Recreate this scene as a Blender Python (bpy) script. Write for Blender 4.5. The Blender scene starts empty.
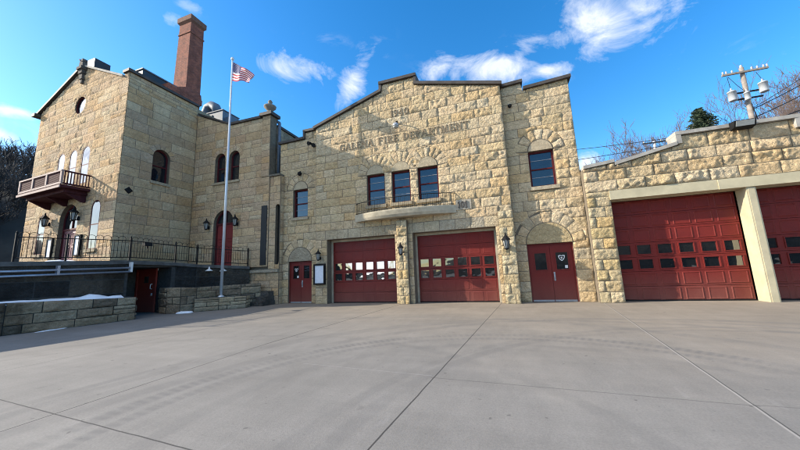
import bpy, math, random
from mathutils import Vector, Matrix, noise

C = bpy.context.scene.collection
PI = math.pi
ORG = {}                       # world origin of every built object

# ------------------------------------------------------------------ helpers
def tag(o, label=None, cat=None, group=None, kind=None):
    if label: o['label'] = label
    if cat: o['category'] = cat
    if group: o['group'] = group
    if kind: o['kind'] = kind
    return o

def empty(name, loc, label=None, cat=None, group=None):
    o = bpy.data.objects.new(name, None); C.objects.link(o)
    o.location = loc; o.empty_display_size = 0.2
    ORG[o.name] = Vector(loc)
    return tag(o, label, cat, group)

class MB:
    """collects faces in world coordinates, builds ONE mesh object"""
    def __init__(s): s.v = []; s.f = []; s.m = []; s.c = []; s.sm = []
    def vert(s, p, c=(1, 1, 1)):
        s.v.append((p[0], p[1], p[2])); s.c.append(c); return len(s.v) - 1
    def face(s, idx, m=0, smooth=False):
        s.f.append(tuple(idx)); s.m.append(m); s.sm.append(smooth)
    def poly(s, pts, m=0, c=(1, 1, 1)):
        s.face([s.vert(p, c) for p in pts], m)
    def hexa(s, p, m=0, c=(1, 1, 1)):          # 8 points: bottom 4, top 4
        i = [s.vert(q, c) for q in p]
        for f in ((0, 3, 2, 1), (4, 5, 6, 7), (0, 1, 5, 4), (1, 2, 6, 5), (2, 3, 7, 6), (3, 0, 4, 7)):
            s.face([i[k] for k in f], m)
    def box(s, x0, x1, y0, y1, z0, z1, m=0, c=(1, 1, 1)):
        s.hexa([(x0, y0, z0), (x1, y0, z0), (x1, y1, z0), (x0, y1, z0),
                (x0, y0, z1), (x1, y0, z1), (x1, y1, z1), (x0, y1, z1)], m, c)
    def boxM(s, M, u0, u1, d0, d1, z0, z1, m=0, c=(1, 1, 1)):
        s.hexa([M(u0, d0, z0), M(u1, d0, z0), M(u1, d1, z0), M(u0, d1, z0),
                M(u0, d0, z1), M(u1, d0, z1), M(u1, d1, z1), M(u0, d1, z1)], m, c)
    def tube(s, pts, radii, n=8, m=0, caps=True, smooth=True):
        pts = [Vector(p) for p in pts]
        if not hasattr(radii, '__len__'): radii = [radii] * len(pts)
        rings = []
        ref = None
        for k, p in enumerate(pts):
            t = (pts[min(k + 1, len(pts) - 1)] - pts[max(k - 1, 0)])
            if t.length < 1e-9: t = Vector((0, 0, 1))
            t.normalize()
            if ref is None:
                ref = Vector((0, 0, 1)) if abs(t.z) < 0.9 else Vector((1, 0, 0))
            a = ref - t * ref.dot(t)
            if a.length < 1e-6: a = t.orthogonal()
            a.normalize(); ref = a
            b = t.cross(a)
            rings.append([s.vert(p + (a * math.cos(2 * PI * j / n) + b * math.sin(2 * PI * j / n)) * radii[k]) for j in range(n)])
        for k in range(len(rings) - 1):
            for j in range(n):
                s.face((rings[k][j], rings[k][(j + 1) % n], rings[k + 1][(j + 1) % n], rings[k + 1][j]), m, smooth)
        if caps:
            s.face(rings[0][::-1], m); s.face(rings[-1], m)
    def lathe(s, cx, cy, prof, n=12, m=0, smooth=True, M=None):
        rings = []
        for r, z in prof:
            rings.append([s.vert((cx + r * math.cos(2 * PI * j / n), cy + r * math.sin(2 * PI * j / n), z)) for j in range(n)])
        for k in range(len(rings) - 1):
            for j in range(n):
                s.face((rings[k][j], rings[k][(j + 1) % n], rings[k + 1][(j + 1) % n], rings[k + 1][j]), m, smooth)
        s.face(rings[0][::-1], m); s.face(rings[-1], m)
    def build(s, name, mats, parent=None, label=None, cat=None, group=None, kind=None, origin=None):
        if not isinstance(mats, (list, tuple)): mats = [mats]
        if parent is not None: o0 = ORG[parent.name]
        elif origin is not None: o0 = Vector(origin)
        else:
            xs = [v[0] for v in s.v]; ys = [v[1] for v in s.v]; zs = [v[2] for v in s.v]
            o0 = Vector(((min(xs) + max(xs)) / 2, (min(ys) + max(ys)) / 2, min(zs)))
        me = bpy.data.meshes.new(name)
        me.from_pydata([(v[0] - o0.x, v[1] - o0.y, v[2] - o0.z) for v in s.v], [], s.f)
        me.polygons.foreach_set('material_index', s.m)
        me.polygons.foreach_set('use_smooth', s.sm)
        for m in mats: me.materials.append(m)
        if any(c != (1, 1, 1) for c in s.c):
            a = me.color_attributes.new('tint', 'FLOAT_COLOR', 'POINT')
            flat = []
            for c in s.c: flat.extend((c[0], c[1], c[2], 1.0))
            a.data.foreach_set('color', flat)
        me.update()
        o = bpy.data.objects.new(name, me); C.objects.link(o)
        if parent is not None: o.parent = parent
        else: o.location = o0
        ORG[o.name] = o0
        return tag(o, label, cat, group, kind)

def copy_tree(o, parent=None):
    c = o.copy(); C.objects.link(c)
    if parent is not None: c.parent = parent
    ORG[c.name] = ORG[o.name]
    for ch in [q for q in KIDS.get(o.name, [])]:
        copy_tree(ch, c)
    return c
KIDS = {}
def note_kids(o):
    KIDS[o.name] = list(o.children)
    for ch in o.children: note_kids(ch)
def clone(o, loc, label, rz=None):
    note_kids(o)
    c = copy_tree(o); c.location = loc; c['label'] = label
    ORG[c.name] = Vector(loc)
    if rz is not None: c.rotation_euler.z = rz
    return c

# ------------------------------------------------------------------ materials
def newmat(name):
    m = bpy.data.materials.new(name); m.use_nodes = True
    nt = m.node_tree
    return m, nt, nt.nodes['Principled BSDF']
def N(nt, t, **kw):
    n = nt.nodes.new(t)
    for k, v in kw.items():
        if k in n.inputs: n.inputs[k].default_value = v
        else: setattr(n, k, v)
    return n
def math_n(nt, op, a, b=None, clamp=False):
    n = nt.nodes.new('ShaderNodeMath'); n.operation = op; n.use_clamp = clamp
    for i, x in enumerate((a, b)):
        if x is None: continue
        if hasattr(x, 'is_output'): nt.links.new(x, n.inputs[i])
        else: n.inputs[i].default_value = x
    return n.outputs[0]
def mix_c(nt, fac, a, b, mode='MIX'):
    n = nt.nodes.new('ShaderNodeMix'); n.data_type = 'RGBA'; n.blend_type = mode
    for s, x in ((n.inputs[0], fac), (n.inputs[6], a), (n.inputs[7], b)):
        if hasattr(x, 'is_output'): nt.links.new(x, s)
        elif hasattr(x, '__len__'): s.default_value = (*x[:3], 1)
        else: s.default_value = x
    return n.outputs[2]
def ramp(nt, fac, stops):
    r = nt.nodes.new('ShaderNodeValToRGB')
    els = r.color_ramp.elements
    while len(els) < len(stops): els.new(0.5)
    for e, (p, c) in zip(els, stops):
        e.position = p; e.color = (*c, 1) if hasattr(c, '__len__') else (c, c, c, 1)
    nt.links.new(fac, r.inputs[0]); return r.outputs[0]
def geo_noise(nt, scale, detail=5, rough=0.6, sx=(1, 1, 1)):
    g = nt.nodes.new('ShaderNodeNewGeometry')
    v = g.outputs['Position']
    if sx != (1, 1, 1):
        mp = nt.nodes.new('ShaderNodeMapping'); mp.inputs['Scale'].default_value = sx
        nt.links.new(v, mp.inputs[0]); v = mp.outputs[0]
    n = N(nt, 'ShaderNodeTexNoise', Scale=scale, Detail=detail, Roughness=rough)
    nt.links.new(v, n.inputs['Vector']); return n.outputs[0]
def bump(nt, b, h, strength=0.4, dist=0.02):
    n = N(nt, 'ShaderNodeBump', Strength=strength, Distance=dist)
    nt.links.new(h, n.inputs['Height']); nt.links.new(n.outputs[0], b.inputs['Normal'])

def stone_mat(name, gain=1.0, stain=0.35, stain_col=(0.5, 0.47, 0.43), bstr=0.5):
    m, nt, b = newmat(name)
    at = nt.nodes.new('ShaderNodeAttribute'); at.attribute_name = 'tint'
    n1 = geo_noise(nt, 5.0, 6); n2 = geo_noise(nt, 40.0, 4); n3 = geo_noise(nt, 0.7, 6, 0.65, (1, 1, 0.6))
    c = mix_c(nt, 1.0, at.outputs['Color'], ramp(nt, n1, [(0.25, (0.80 * gain, 0.79 * gain, 0.77 * gain)), (0.7, (1.10 * gain, 1.10 * gain, 1.09 * gain))]), 'MULTIPLY')
    c = mix_c(nt, 1.0, c, ramp(nt, n2, [(0.3, 0.72), (0.62, 1.1)]), 'MULTIPLY')
    c = mix_c(nt, math_n(nt, 'MULTIPLY', ramp(nt, n3, [(0.48, 0.0), (0.66, 1.0)]), stain), c, mix_c(nt, 1.0, c, stain_col, 'MULTIPLY'))
    nt.links.new(c, b.inputs['Base Color']); b.inputs['Roughness'].default_value = 0.92
    b.inputs['Specular IOR Level'].default_value = 0.2
    g_ = nt.nodes.new('ShaderNodeNewGeometry')
    wp = nt.nodes.new('ShaderNodeTexNoise'); wp.inputs['Scale'].default_value = 6.0; nt.links.new(g_.outputs['Position'], wp.inputs['Vector'])
    wa = nt.nodes.new('ShaderNodeMix'); wa.data_type = 'VECTOR'; wa.inputs[0].default_value = 0.10
    nt.links.new(g_.outputs['Position'], wa.inputs[4]); nt.links.new(wp.outputs['Color'], wa.inputs[5])
    vo = nt.nodes.new('ShaderNodeTexVoronoi'); vo.inputs['Scale'].default_value = 10.0; nt.links.new(wa.outputs[1], vo.inputs['Vector'])
    h = math_n(nt, 'ADD', geo_noise(nt, 12, 7, 0.75), math_n(nt, 'MULTIPLY', vo.outputs['Distance'], 0.55))
    c = mix_c(nt, 1.0, c, ramp(nt, vo.outputs['Distance'], [(0.15, 1.05), (0.75, 0.91)]), 'MULTIPLY')
    nt.links.new(c, b.inputs['Base Color'])
    bump(nt, b, h, bstr, 0.11)
    return m
def plain_mat(name, col, rough=0.6, metal=0.0, var=0.15, scale=8.0, bstr=0.1, spec=0.5):
    m, nt, b = newmat(name)
    n1 = geo_noise(nt, scale, 5)
    c = ramp(nt, n1, [(0.3, tuple(x * (1 - var) for x in col)), (0.7, tuple(x * (1 + var) for x in col))])
    nt.links.new(c, b.inputs['Base Color'])
    b.inputs['Roughness'].default_value = rough; b.inputs['Metallic'].default_value = metal
    b.inputs['Specular IOR Level'].default_value = spec
    if bstr: bump(nt, b, geo_noise(nt, scale * 4, 4), bstr, 0.01)
    return m
def glass_mat(name, col=(0.012, 0.014, 0.018), wob=0.25, spec=1.0, ior=1.52):
    m, nt, b = newmat(name)
    b.inputs['Base Color'].default_value = (*col, 1)
    b.inputs['Roughness'].default_value = 0.03
    b.inputs['IOR'].default_value = ior
    b.inputs['Specular IOR Level'].default_value = spec
    bump(nt, b, geo_noise(nt, 1.6, 2), wob, 0.02)
    return m
def painted_mat(name, col, rough=0.42):
    m, nt, b = newmat(name)
    n1 = geo_noise(nt, 1.1, 5, 0.6, (1, 1, 0.5)); n2 = geo_noise(nt, 25, 4)
    c = ramp(nt, n1, [(0.3, tuple(x * 0.82 for x in col)), (0.72, tuple(x * 1.15 for x in col))])
    c = mix_c(nt, 1.0, c, ramp(nt, n2, [(0.35, 0.9), (0.65, 1.06)]), 'MULTIPLY')
    # faint road dust low down on the paint
    g = nt.nodes.new('ShaderNodeNewGeometry'); sp = nt.nodes.new('ShaderNodeSeparateXYZ')
    nt.links.new(g.outputs['Position'], sp.inputs[0])
    low = math_n(nt, 'MULTIPLY', ramp(nt, math_n(nt, 'MULTIPLY', sp.outputs[2], 0.8), [(0.0, 1.0), (0.9, 0.0)]), math_n(nt, 'MULTIPLY', n1, 0.6))
    c = mix_c(nt, low, c, (0.20, 0.13, 0.10))
    nt.links.new(c, b.inputs['Base Color'])
    nt.links.new(ramp(nt, n1, [(0.3, rough - 0.08), (0.7, rough + 0.15)]), b.inputs['Roughness'])
    b.inputs['Specular IOR Level'].default_value = 0.28
    bump(nt, b, n2, 0.06, 0.005)
    return m
def brick_mat(name):
    m, nt, b = newmat(name)
    g = nt.nodes.new('ShaderNodeNewGeometry')
    sp = nt.nodes.new('ShaderNodeSeparateXYZ'); nt.links.new(g.outputs['Position'], sp.inputs[0])
    cb = nt.nodes.new('ShaderNodeCombineXYZ')
    nt.links.new(math_n(nt, 'ADD', sp.outputs[0], sp.outputs[1]), cb.inputs[0]); nt.links.new(sp.outputs[2], cb.inputs[1])
    br = N(nt, 'ShaderNodeTexBrick', Scale=1.0)
    br.inputs['Brick Width'].default_value = 0.24; br.inputs['Row Height'].default_value = 0.085
    br.inputs['Mortar Size'].default_value = 0.006
    br.inputs['Color1'].default_value = (0.31, 0.085, 0.045, 1); br.inputs['Color2'].default_value = (0.19, 0.05, 0.034, 1)
    br.inputs['Mortar'].default_value = (0.25, 0.17, 0.13, 1)
    nt.links.new(cb.outputs[0], br.inputs['Vector'])
    n1 = geo_noise(nt, 2.2, 6)
    c = mix_c(nt, 1.0, br.outputs['Color'], ramp(nt, n1, [(0.3, 0.6), (0.7, 1.2)]), 'MULTIPLY')
    c = mix_c(nt, 1.0, c, ramp(nt, geo_noise(nt, 9, 3), [(0.35, 0.75), (0.65, 1.15)]), 'MULTIPLY')
    nt.links.new(c, b.inputs['Base Color']); b.inputs['Roughness'].default_value = 0.9
    bump(nt, b, br.outputs['Fac'], -0.4, 0.01)
    return m

MS = {}
MS['stone'] = stone_mat('rock_faced_limestone', 1.17, 0.35, (0.78, 0.70, 0.60), 0.9)
MS['old_stone'] = stone_mat('old_limestone', 1.03, 0.5, (0.70, 0.60, 0.50), 0.5)
MS['dark_stone'] = stone_mat('soot_stained_stone', 1.0, 0.9, (0.38, 0.36, 0.34), 0.8)
MS['mortar'] = plain_mat('mortar', (0.15, 0.122, 0.088), 0.95, var=0.25)
MS['old_mortar'] = plain_mat('old_mortar', (0.15, 0.12, 0.085), 0.95, var=0.25)
MS['dark_mortar'] = plain_mat('sooty_mortar', (0.05, 0.047, 0.045), 0.95, var=0.3)
MS['smooth_stone'] = stone_mat('dressed_limestone', 1.0, 0.4, (0.6, 0.57, 0.52), 0.15)
MS['cast'] = plain_mat('cast_stone', (0.40, 0.35, 0.26), 0.9, var=0.25, scale=3, bstr=0.25)
MS['letter'] = plain_mat('carved_letter_stone', (0.215, 0.165, 0.108), 0.95, var=0.25)
MS['coping'] = plain_mat('dark_coping', (0.055, 0.045, 0.04), 0.7, var=0.4, scale=2.5, bstr=0.3)
MS['grey_coping'] = plain_mat('grey_concrete_coping', (0.33, 0.31, 0.28), 0.9, var=0.25, scale=3, bstr=0.3)
MS['header'] = plain_mat('cream_painted_beam', (0.45, 0.395, 0.265), 0.7, var=0.14, scale=2.2, bstr=0.15)
MS['red'] = painted_mat('oxblood_door_paint', (0.158, 0.016, 0.012), 0.55)
MS['red_old'] = painted_mat('old_red_door_paint', (0.17, 0.02, 0.02), 0.6)
MS['cellar_red'] = painted_mat('cellar_door_paint', (0.33, 0.045, 0.03), 0.6)
MS['maroon'] = plain_mat('maroon_window_paint', (0.085, 0.012, 0.015), 0.7, var=0.25, spec=0.2)
MS['glass'] = glass_mat('window_glass')
MS['glass_dim'] = glass_mat('garage_glass', (0.01, 0.011, 0.012), 0.4, 1.0, 1.9)
MS['muntin'] = plain_mat('pale_muntin', (0.25, 0.25, 0.27), 0.5)
MS['black'] = plain_mat('black_iron', (0.010, 0.010, 0.011), 0.7, var=0.3, spec=0.2)
MS['lampglass'] = plain_mat('frosted_lamp_glass', (0.30, 0.31, 0.30), 0.25, var=0.15, bstr=0)
MS['steel'] = plain_mat('galvanised_steel', (0.42, 0.44, 0.47), 0.35, 0.7, 0.12)
MS['white'] = plain_mat('white_paint', (0.72, 0.72, 0.72), 0.5, var=0.08)
MS['paper'] = plain_mat('notice_paper', (0.60, 0.64, 0.72), 0.6, var=0.06, bstr=0)
MS['polemetal'] = plain_mat('flagpole_aluminium', (0.66, 0.68, 0.72), 0.35, 0.35, 0.06, bstr=0)
MS['brick'] = brick_mat('red_brick')
MS['wood'] = plain_mat('weathered_pole_wood', (0.25, 0.215, 0.185), 0.9, var=0.3, scale=5, bstr=0.4)
MS['darkwood'] = plain_mat('maroon_balcony_wood', (0.06, 0.018, 0.022), 0.8, var=0.3, scale=5, spec=0.12)
MS['palewood'] = plain_mat('pale_balcony_trim', (0.33, 0.245, 0.225), 0.7, var=0.2, spec=0.2)
MS['roof'] = plain_mat('roof_membrane', (0.07, 0.07, 0.075), 0.9, var=0.3)
MS['duct'] = plain_mat('rooftop_unit_metal', (0.11, 0.145, 0.19), 0.6, 0.0, 0.2)
MS['darkmetal'] = plain_mat('dark_unit_metal', (0.03, 0.035, 0.042), 0.5, 0.2, 0.2)
MS['snow'] = plain_mat('snow', (0.84, 0.87, 0.92), 0.6, var=0.05, scale=12, bstr=0.4)
MS['twig'] = plain_mat('bare_twig_bark', (0.155, 0.115, 0.10), 0.95, var=0.25, bstr=0)
MS['twig_dark'] = plain_mat('dark_twig_bark', (0.035, 0.033, 0.035), 0.95, var=0.3, bstr=0)
MS['needle'] = plain_mat('spruce_needles', (0.030, 0.050, 0.026), 0.85, var=0.5, scale=3, bstr=0)
MS['hill'] = plain_mat('winter_hillside', (0.030, 0.028, 0.024), 1.0, var=0.5, scale=0.3, bstr=0)
MS['flag_red'] = plain_mat('flag_red', (0.46, 0.02, 0.04), 0.85, var=0.05, bstr=0)
MS['flag_white'] = plain_mat('flag_white', (0.76, 0.74, 0.74), 0.85, var=0.05, bstr=0)
MS['flag_blue'] = plain_mat('flag_blue', (0.022, 0.03, 0.13), 0.85, var=0.05, bstr=0)
MS['tank'] = plain_mat('transformer_enamel', (0.46, 0.48, 0.51), 0.4, 0.1, 0.06, bstr=0)
MS['ceramic'] = plain_mat('insulator_ceramic', (0.45, 0.42, 0.40), 0.2, var=0.1, bstr=0)
MS['soil'] = plain_mat('planter_soil', (0.05, 0.04, 0.03), 1.0, var=0.4, bstr=0.5)
MS['iron_pipe'] = plain_mat('grey_pipe_paint', (0.32, 0.36, 0.44), 0.3, 0.5, 0.1, bstr=0)
MS['void'] = plain_mat('dark_slit_glass', (0.006, 0.006, 0.007), 0.6, bstr=0)
MS['brown_roof'] = plain_mat('brown_brick_wall', (0.12, 0.07, 0.05), 0.9, var=0.3)

# ------------------------------------------------------------------ stonework
STATION = [(0.56, 0.435, 0.272), (0.56, 0.42, 0.245), (0.535, 0.425, 0.282), (0.59, 0.47, 0.315), (0.55, 0.42, 0.255), (0.56, 0.44, 0.288)]
YELLOW = [(0.53, 0.395, 0.205), (0.535, 0.435, 0.275), (0.55, 0.455, 0.30), (0.51, 0.41, 0.25)]
OLD = [(0.54, 0.385, 0.235), (0.50, 0.37, 0.24), (0.55, 0.41, 0.255), (0.51, 0.375, 0.25), (0.56, 0.435, 0.285), (0.49, 0.35, 0.225), (0.53, 0.365, 0.205)]
SOOT = [(0.32, 0.245, 0.17), (0.41, 0.31, 0.21), (0.20, 0.16, 0.12), (0.46, 0.355, 0.24), (0.27, 0.205, 0.145)]
SOOTD = [(0.062, 0.056, 0.052), (0.085, 0.073, 0.062), (0.046, 0.043, 0.042), (0.11, 0.092, 0.075)]

def prof(top, u):
    if not hasattr(top, '__len__'): return top
    for (a, za), (b, zb) in zip(top, top[1:]):
        if a <= u <= b:
            if b - a < 1e-6: continue
            return za + (zb - za) * (u - a) / (b - a)
    return top[0][1] if u < top[0][0] else top[-1][1]

def smooth01(x): x = max(0.0, min(1.0, x)); return x * x * (3 - 2 * x)

def tinted(rng, pal, j=0.085):
    c = rng.choice(pal); k = 1 + rng.uniform(-j, j)
    w = rng.uniform(-0.04, 0.04)
    return (c[0] * k * (1 + w), c[1] * k, c[2] * k * (1 - w))

def facet(u, v, seed, amp):
    """split-rock relief: a few tilted cleavage planes plus chips"""
    h = 9.0
    for k in range(5):
        a, b, o = FAC(seed, k)
        h = min(h, o + a * noise.noise(Vector((u * 1.1 + seed + k * 9, v * 1.1, k))) + b * noise.noise(Vector((u * 2.3 + seed * 2, v * 2.6 + k * 7, seed))))
    p = noise.noise(Vector((u * 9 + seed, v * 10 - seed, seed * 0.37)))
    c = noise.cell(Vector((u * 9 + seed * 3 + p * 0.5, v * 12 + p * 0.5, seed)))
    q = noise.noise(Vector((u * 22, v * 22, seed)))
    return amp * (0.8 * h + 0.34 * p + 0.22 * (c - 0.5) + 0.30 * q)
_fac = {}
def FAC(seed, k):
    key = (seed, k)
    if key not in _fac:
        r = random.Random(int(seed * 1000) * 7 + k)
        _fac[key] = (r.uniform(0.6, 1.6), r.uniform(0.3, 1.2), r.uniform(0.55, 1.3))
    return _fac[key]

def stones(mb, M, u0, u1, z0, top, openings=(), circles=(), course=0.44, lens=(0.5, 1.05), amp=0.05,
           rng=None, pal=STATION, cell=0.055, m=0, smooth_zones=(), joint=0.011, jitter=0.05, lift=0.012, tall=0.0):
    """rock-faced ashlar: every stone is its own lifted, uneven grid over the mortar backing"""
    rng = rng or random.Random(1)
    ztop = top if not hasattr(top, '__len__') else max(z for _, z in top)
    za = z0; row = 0
    while za < ztop - 0.03:
        h = course * (1 + rng.uniform(-jitter, jitter))
        zb = za + h
        if ztop - zb < course * 0.4: zb = ztop
        # free intervals in this row
        cuts = [u0, u1]
        for (a, b, c, d) in openings:
            if min(d, zb) - max(c, za) > 0.5 * (zb - za): cuts += [a, b]
        cuts = sorted(set(x for x in cuts if u0 <= x <= u1))
        ivs = []
        for a, b in zip(cuts, cuts[1:]):
            mid = (a + b) / 2
            if any(o[0] < mid < o[1] and min(o[3], zb) - max(o[2], za) > 0.5 * (zb - za) for o in openings): continue
            ivs.append((a, b))
        for a, b in ivs:
            u = a
            while u < b - 1e-4:
                L = rng.uniform(*lens)
                if row % 2 and u == a: L *= 0.6
                ue = u + L
                if b - ue < lens[0] * 0.6: ue = b
                if ue > b: ue = b
                if tall and rng.random() < tall and ue - u > 0.5:      # a stone split in two thin ones
                    zm = za + (zb - za) * rng.uniform(0.4, 0.6)
                    one_stone(mb, M, u, ue, za, zm, top, openings, circles, amp, rng, pal, cell, m, smooth_zones, joint, lift)
                    one_stone(mb, M, u, ue, zm, zb, top, openings, circles, amp, rng, pal, cell, m, smooth_zones, joint, lift)
                else:
                    one_stone(mb, M, u, ue, za, zb, top, openings, circles, amp, rng, pal, cell, m, smooth_zones, joint, lift)
                u = ue
        za = zb; row += 1

def one_stone(mb, M, ua, ub, za, zb, top, openings, circles, amp, rng, pal, cell, m, zones, joint, lift):
    nu = max(3, int((ub - ua) / cell)); nz = max(3, int((zb - za) / cell))
    seed = rng.uniform(0, 90); A = amp * rng.uniform(0.6, 1.35)
    tu, tz = rng.uniform(-0.35, 0.35) * amp, rng.uniform(-0.25, 0.45) * amp
    col = tinted(rng, pal)
    for (a, b, c, d) in zones:
        if a < (ua + ub) / 2 < b and c < (za + zb) / 2 < d: A *= 0.07; tu = tz = 0
    idx = {}; inside = {}
    for i in range(nu + 1):
        # the two outermost rows hug the joint so that every stone keeps a crisp arris
        fu = i / nu
        for k in range(nz + 1):
            fz = k / nz
            u = ua + joint + (ub - ua - 2 * joint) * fu
            z = za + joint + (zb - za - 2 * joint) * fz
            d = min(u - ua, ub - u, z - za, zb - z) - joint
            hid = False; edge = False
            zt = prof(top, u)
            if z > zt - 0.004: z = zt - 0.004; hid = True; edge = True
            for (a, b, c, e) in openings:
                if a < u < b and c < z < e:
                    hid = True; edge = True
                    q = min((u - a, 0), (b - u, 1), (z - c, 2), (e - z, 3))
                    if q[1] == 0: u = a
                    elif q[1] == 1: u = b
                    elif q[1] == 2: z = c
                    else: z = e
            for cc in circles:
                cu, cz, r = cc[:3]
                if z > cz - 0.001 or len(cc) > 3:
                    rr = math.hypot(u - cu, z - cz)
                    if rr < r:
                        hid = True; edge = True
                        s = r / max(rr, 1e-4); u = cu + (u - cu) * s; z = cz + (z - cz) * s
            e = smooth01(d / 0.045)
            hgt = lift * 0.3 if edge else lift * (0.3 + 0.7 * min(1, d / 0.012)) + e * max(-lift * 0.5, facet(u, z, seed, A) + tu * (fu - 0.5) * 2 + tz * (fz - 0.5) * 2)
            idx[i, k] = mb.vert(M(u, hgt, z), col); inside[i, k] = hid
    for i in range(nu):
        for k in range(nz):
            q = [(i, k), (i + 1, k), (i + 1, k + 1), (i, k + 1)]
            if all(inside[x] for x in q): continue
            mb.face([idx[x] for x in q], m, True)

def backing(mb, M, u0, u1, z0, top, openings=(), arches=(), thick=0.45, m=1, reveal_m=None):
    """solid wall body behind the stones with the real openings cut through; arches = (cu, cz, r)"""
    rm = m if reveal_m is None else reveal_m
    us = [u0, u1]
    if hasattr(top, '__len__'): us += [a for a, _ in top]
    ops = list(openings)
    for ac in arches:
        cu, cz, r = ac[:3]; ops.append((cu - r, cu + r, cz - r if len(ac) > 3 else cz, cz + r))
    for o in ops: us += [o[0], o[1]]
    us = sorted(set(round(x, 4) for x in us if u0 - 1e-6 <= x <= u1 + 1e-6))
    for a, b in zip(us, us[1:]):
        if b - a < 1e-4: continue
        mid = (a + b) / 2
        ta, tb = prof(top, a + 1e-4), prof(top, b - 1e-4)
        zs = [(z0, z0)]
        holes = sorted((o[2], o[3]) for o in ops if o[0] < mid < o[1])
        merged = []
        for h in holes:
            if merged and h[0] <= merged[-1][1] + 1e-4: merged[-1] = (merged[-1][0], max(merged[-1][1], h[1]))
            else: merged.append(h)
        lo = z0
        for h in merged + [None]:
            if h is None: hia, hib = ta, tb
            else: hia = hib = h[0]
            if min(hia, hib) > lo + 1e-4:
                mb.hexa([M(a, 0, lo), M(b, 0, lo), M(b, -thick, lo), M(a, -thick, lo),
                         M(a, 0, hia), M(b, 0, hib), M(b, -thick, hib), M(a, -thick, hia)], m)
            if h: lo = h[1]
    for ac in arches:            # spandrels between the arch and its square
        cu, cz, r = ac[:3]; n = 14
        for k in range(n * (2 if len(ac) > 3 else 1)):
            a0, a1 = PI * k / n, PI * (k + 1) / n
            p0 = (cu + r * math.cos(a0), cz + r * math.sin(a0)); p1 = (cu + r * math.cos(a1), cz + r * math.sin(a1))
            zt = cz + r if k < n else cz - r
            mb.hexa([M(p0[0], 0, p0[1]), M(p1[0], 0, p1[1]), M(p1[0], -thick, p1[1]), M(p0[0], -thick, p0[1]),
                     M(p0[0], 0, zt), M(p1[0], 0, zt), M(p1[0], -thick, zt), M(p0[0], -thick, zt)], rm)

def arch_ring(mb, M, cu, cz, r0, r1, n, amp, rng, pal, m=0, a0=0.0, a1=PI, lift=0.012, cell=0.06, uneven=0.0):
    for k in range(n):
        b0 = a0 + (a1 - a0) * k / n; b1 = a0 + (a1 - a0) * (k + 1) / n
        R1 = r1 * (1 + rng.uniform(-uneven, uneven))
        g = 0.008 / r0
        nr = max(3, int((R1 - r0) / cell)); na = max(3, int((b1 - b0) * (r0 + R1) / 2 / cell))
        seed = rng.uniform(0, 99); col = tinted(rng, pal); A = amp * rng.uniform(0.7, 1.3)
        idx = {}
        for i in range(nr + 1):
            for j in range(na + 1):
                r = r0 + (R1 - r0) * i / nr
                a = b0 + g + (b1 - b0 - 2 * g) * j / na
                d = min(i, nr - i) / nr * (R1 - r0)
                d = min(d, min(j, na - j) / na * (b1 - b0) * r)
                h = lift + smooth01(d / 0.05) * max(0, facet(r, a * r, seed, A))
                if d < 1e-6: h = 0.005
                idx[i, j] = mb.vert(M(cu + r * math.cos(a), h, cz + r * math.sin(a)), col)
        for i in range(nr):
            for j in range(na):
                mb.face((idx[i, j], idx[i + 1, j], idx[i + 1, j + 1], idx[i, j + 1]), m, True)

def half_disc(mb, M, cu, cz, r, d, col, m=0, n=18, thick=0.06):
    pts = [(cu + r * math.cos(PI * k / n), cz + r * math.sin(PI * k / n)) for k in range(n + 1)]
    f = [mb.vert(M(u, d, z), col) for u, z in pts]; b = [mb.vert(M(u, d - thick, z), col) for u, z in pts]
    mb.face(f, m)
    for k in range(n): mb.face((f[k], f[k + 1], b[k + 1], b[k]), m)
    mb.face((f[0], f[-1], b[-1], b[0]), m)

def cap_line(mb, M, pts, h, over, depth, m=0):
    """coping laid along a polyline of (u, z)"""
    for (a, za), (b, zb) in zip(pts, pts[1:]):
        if abs(b - a) < 0.02:
            continue
        mb.hexa([M(a, over, za), M(b, over, zb), M(b, -depth, zb), M(a, -depth, za),
                 M(a, over, za + h), M(b, over, zb + h), M(b, -depth, zb + h), M(a, -depth, za + h)], m)

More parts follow.
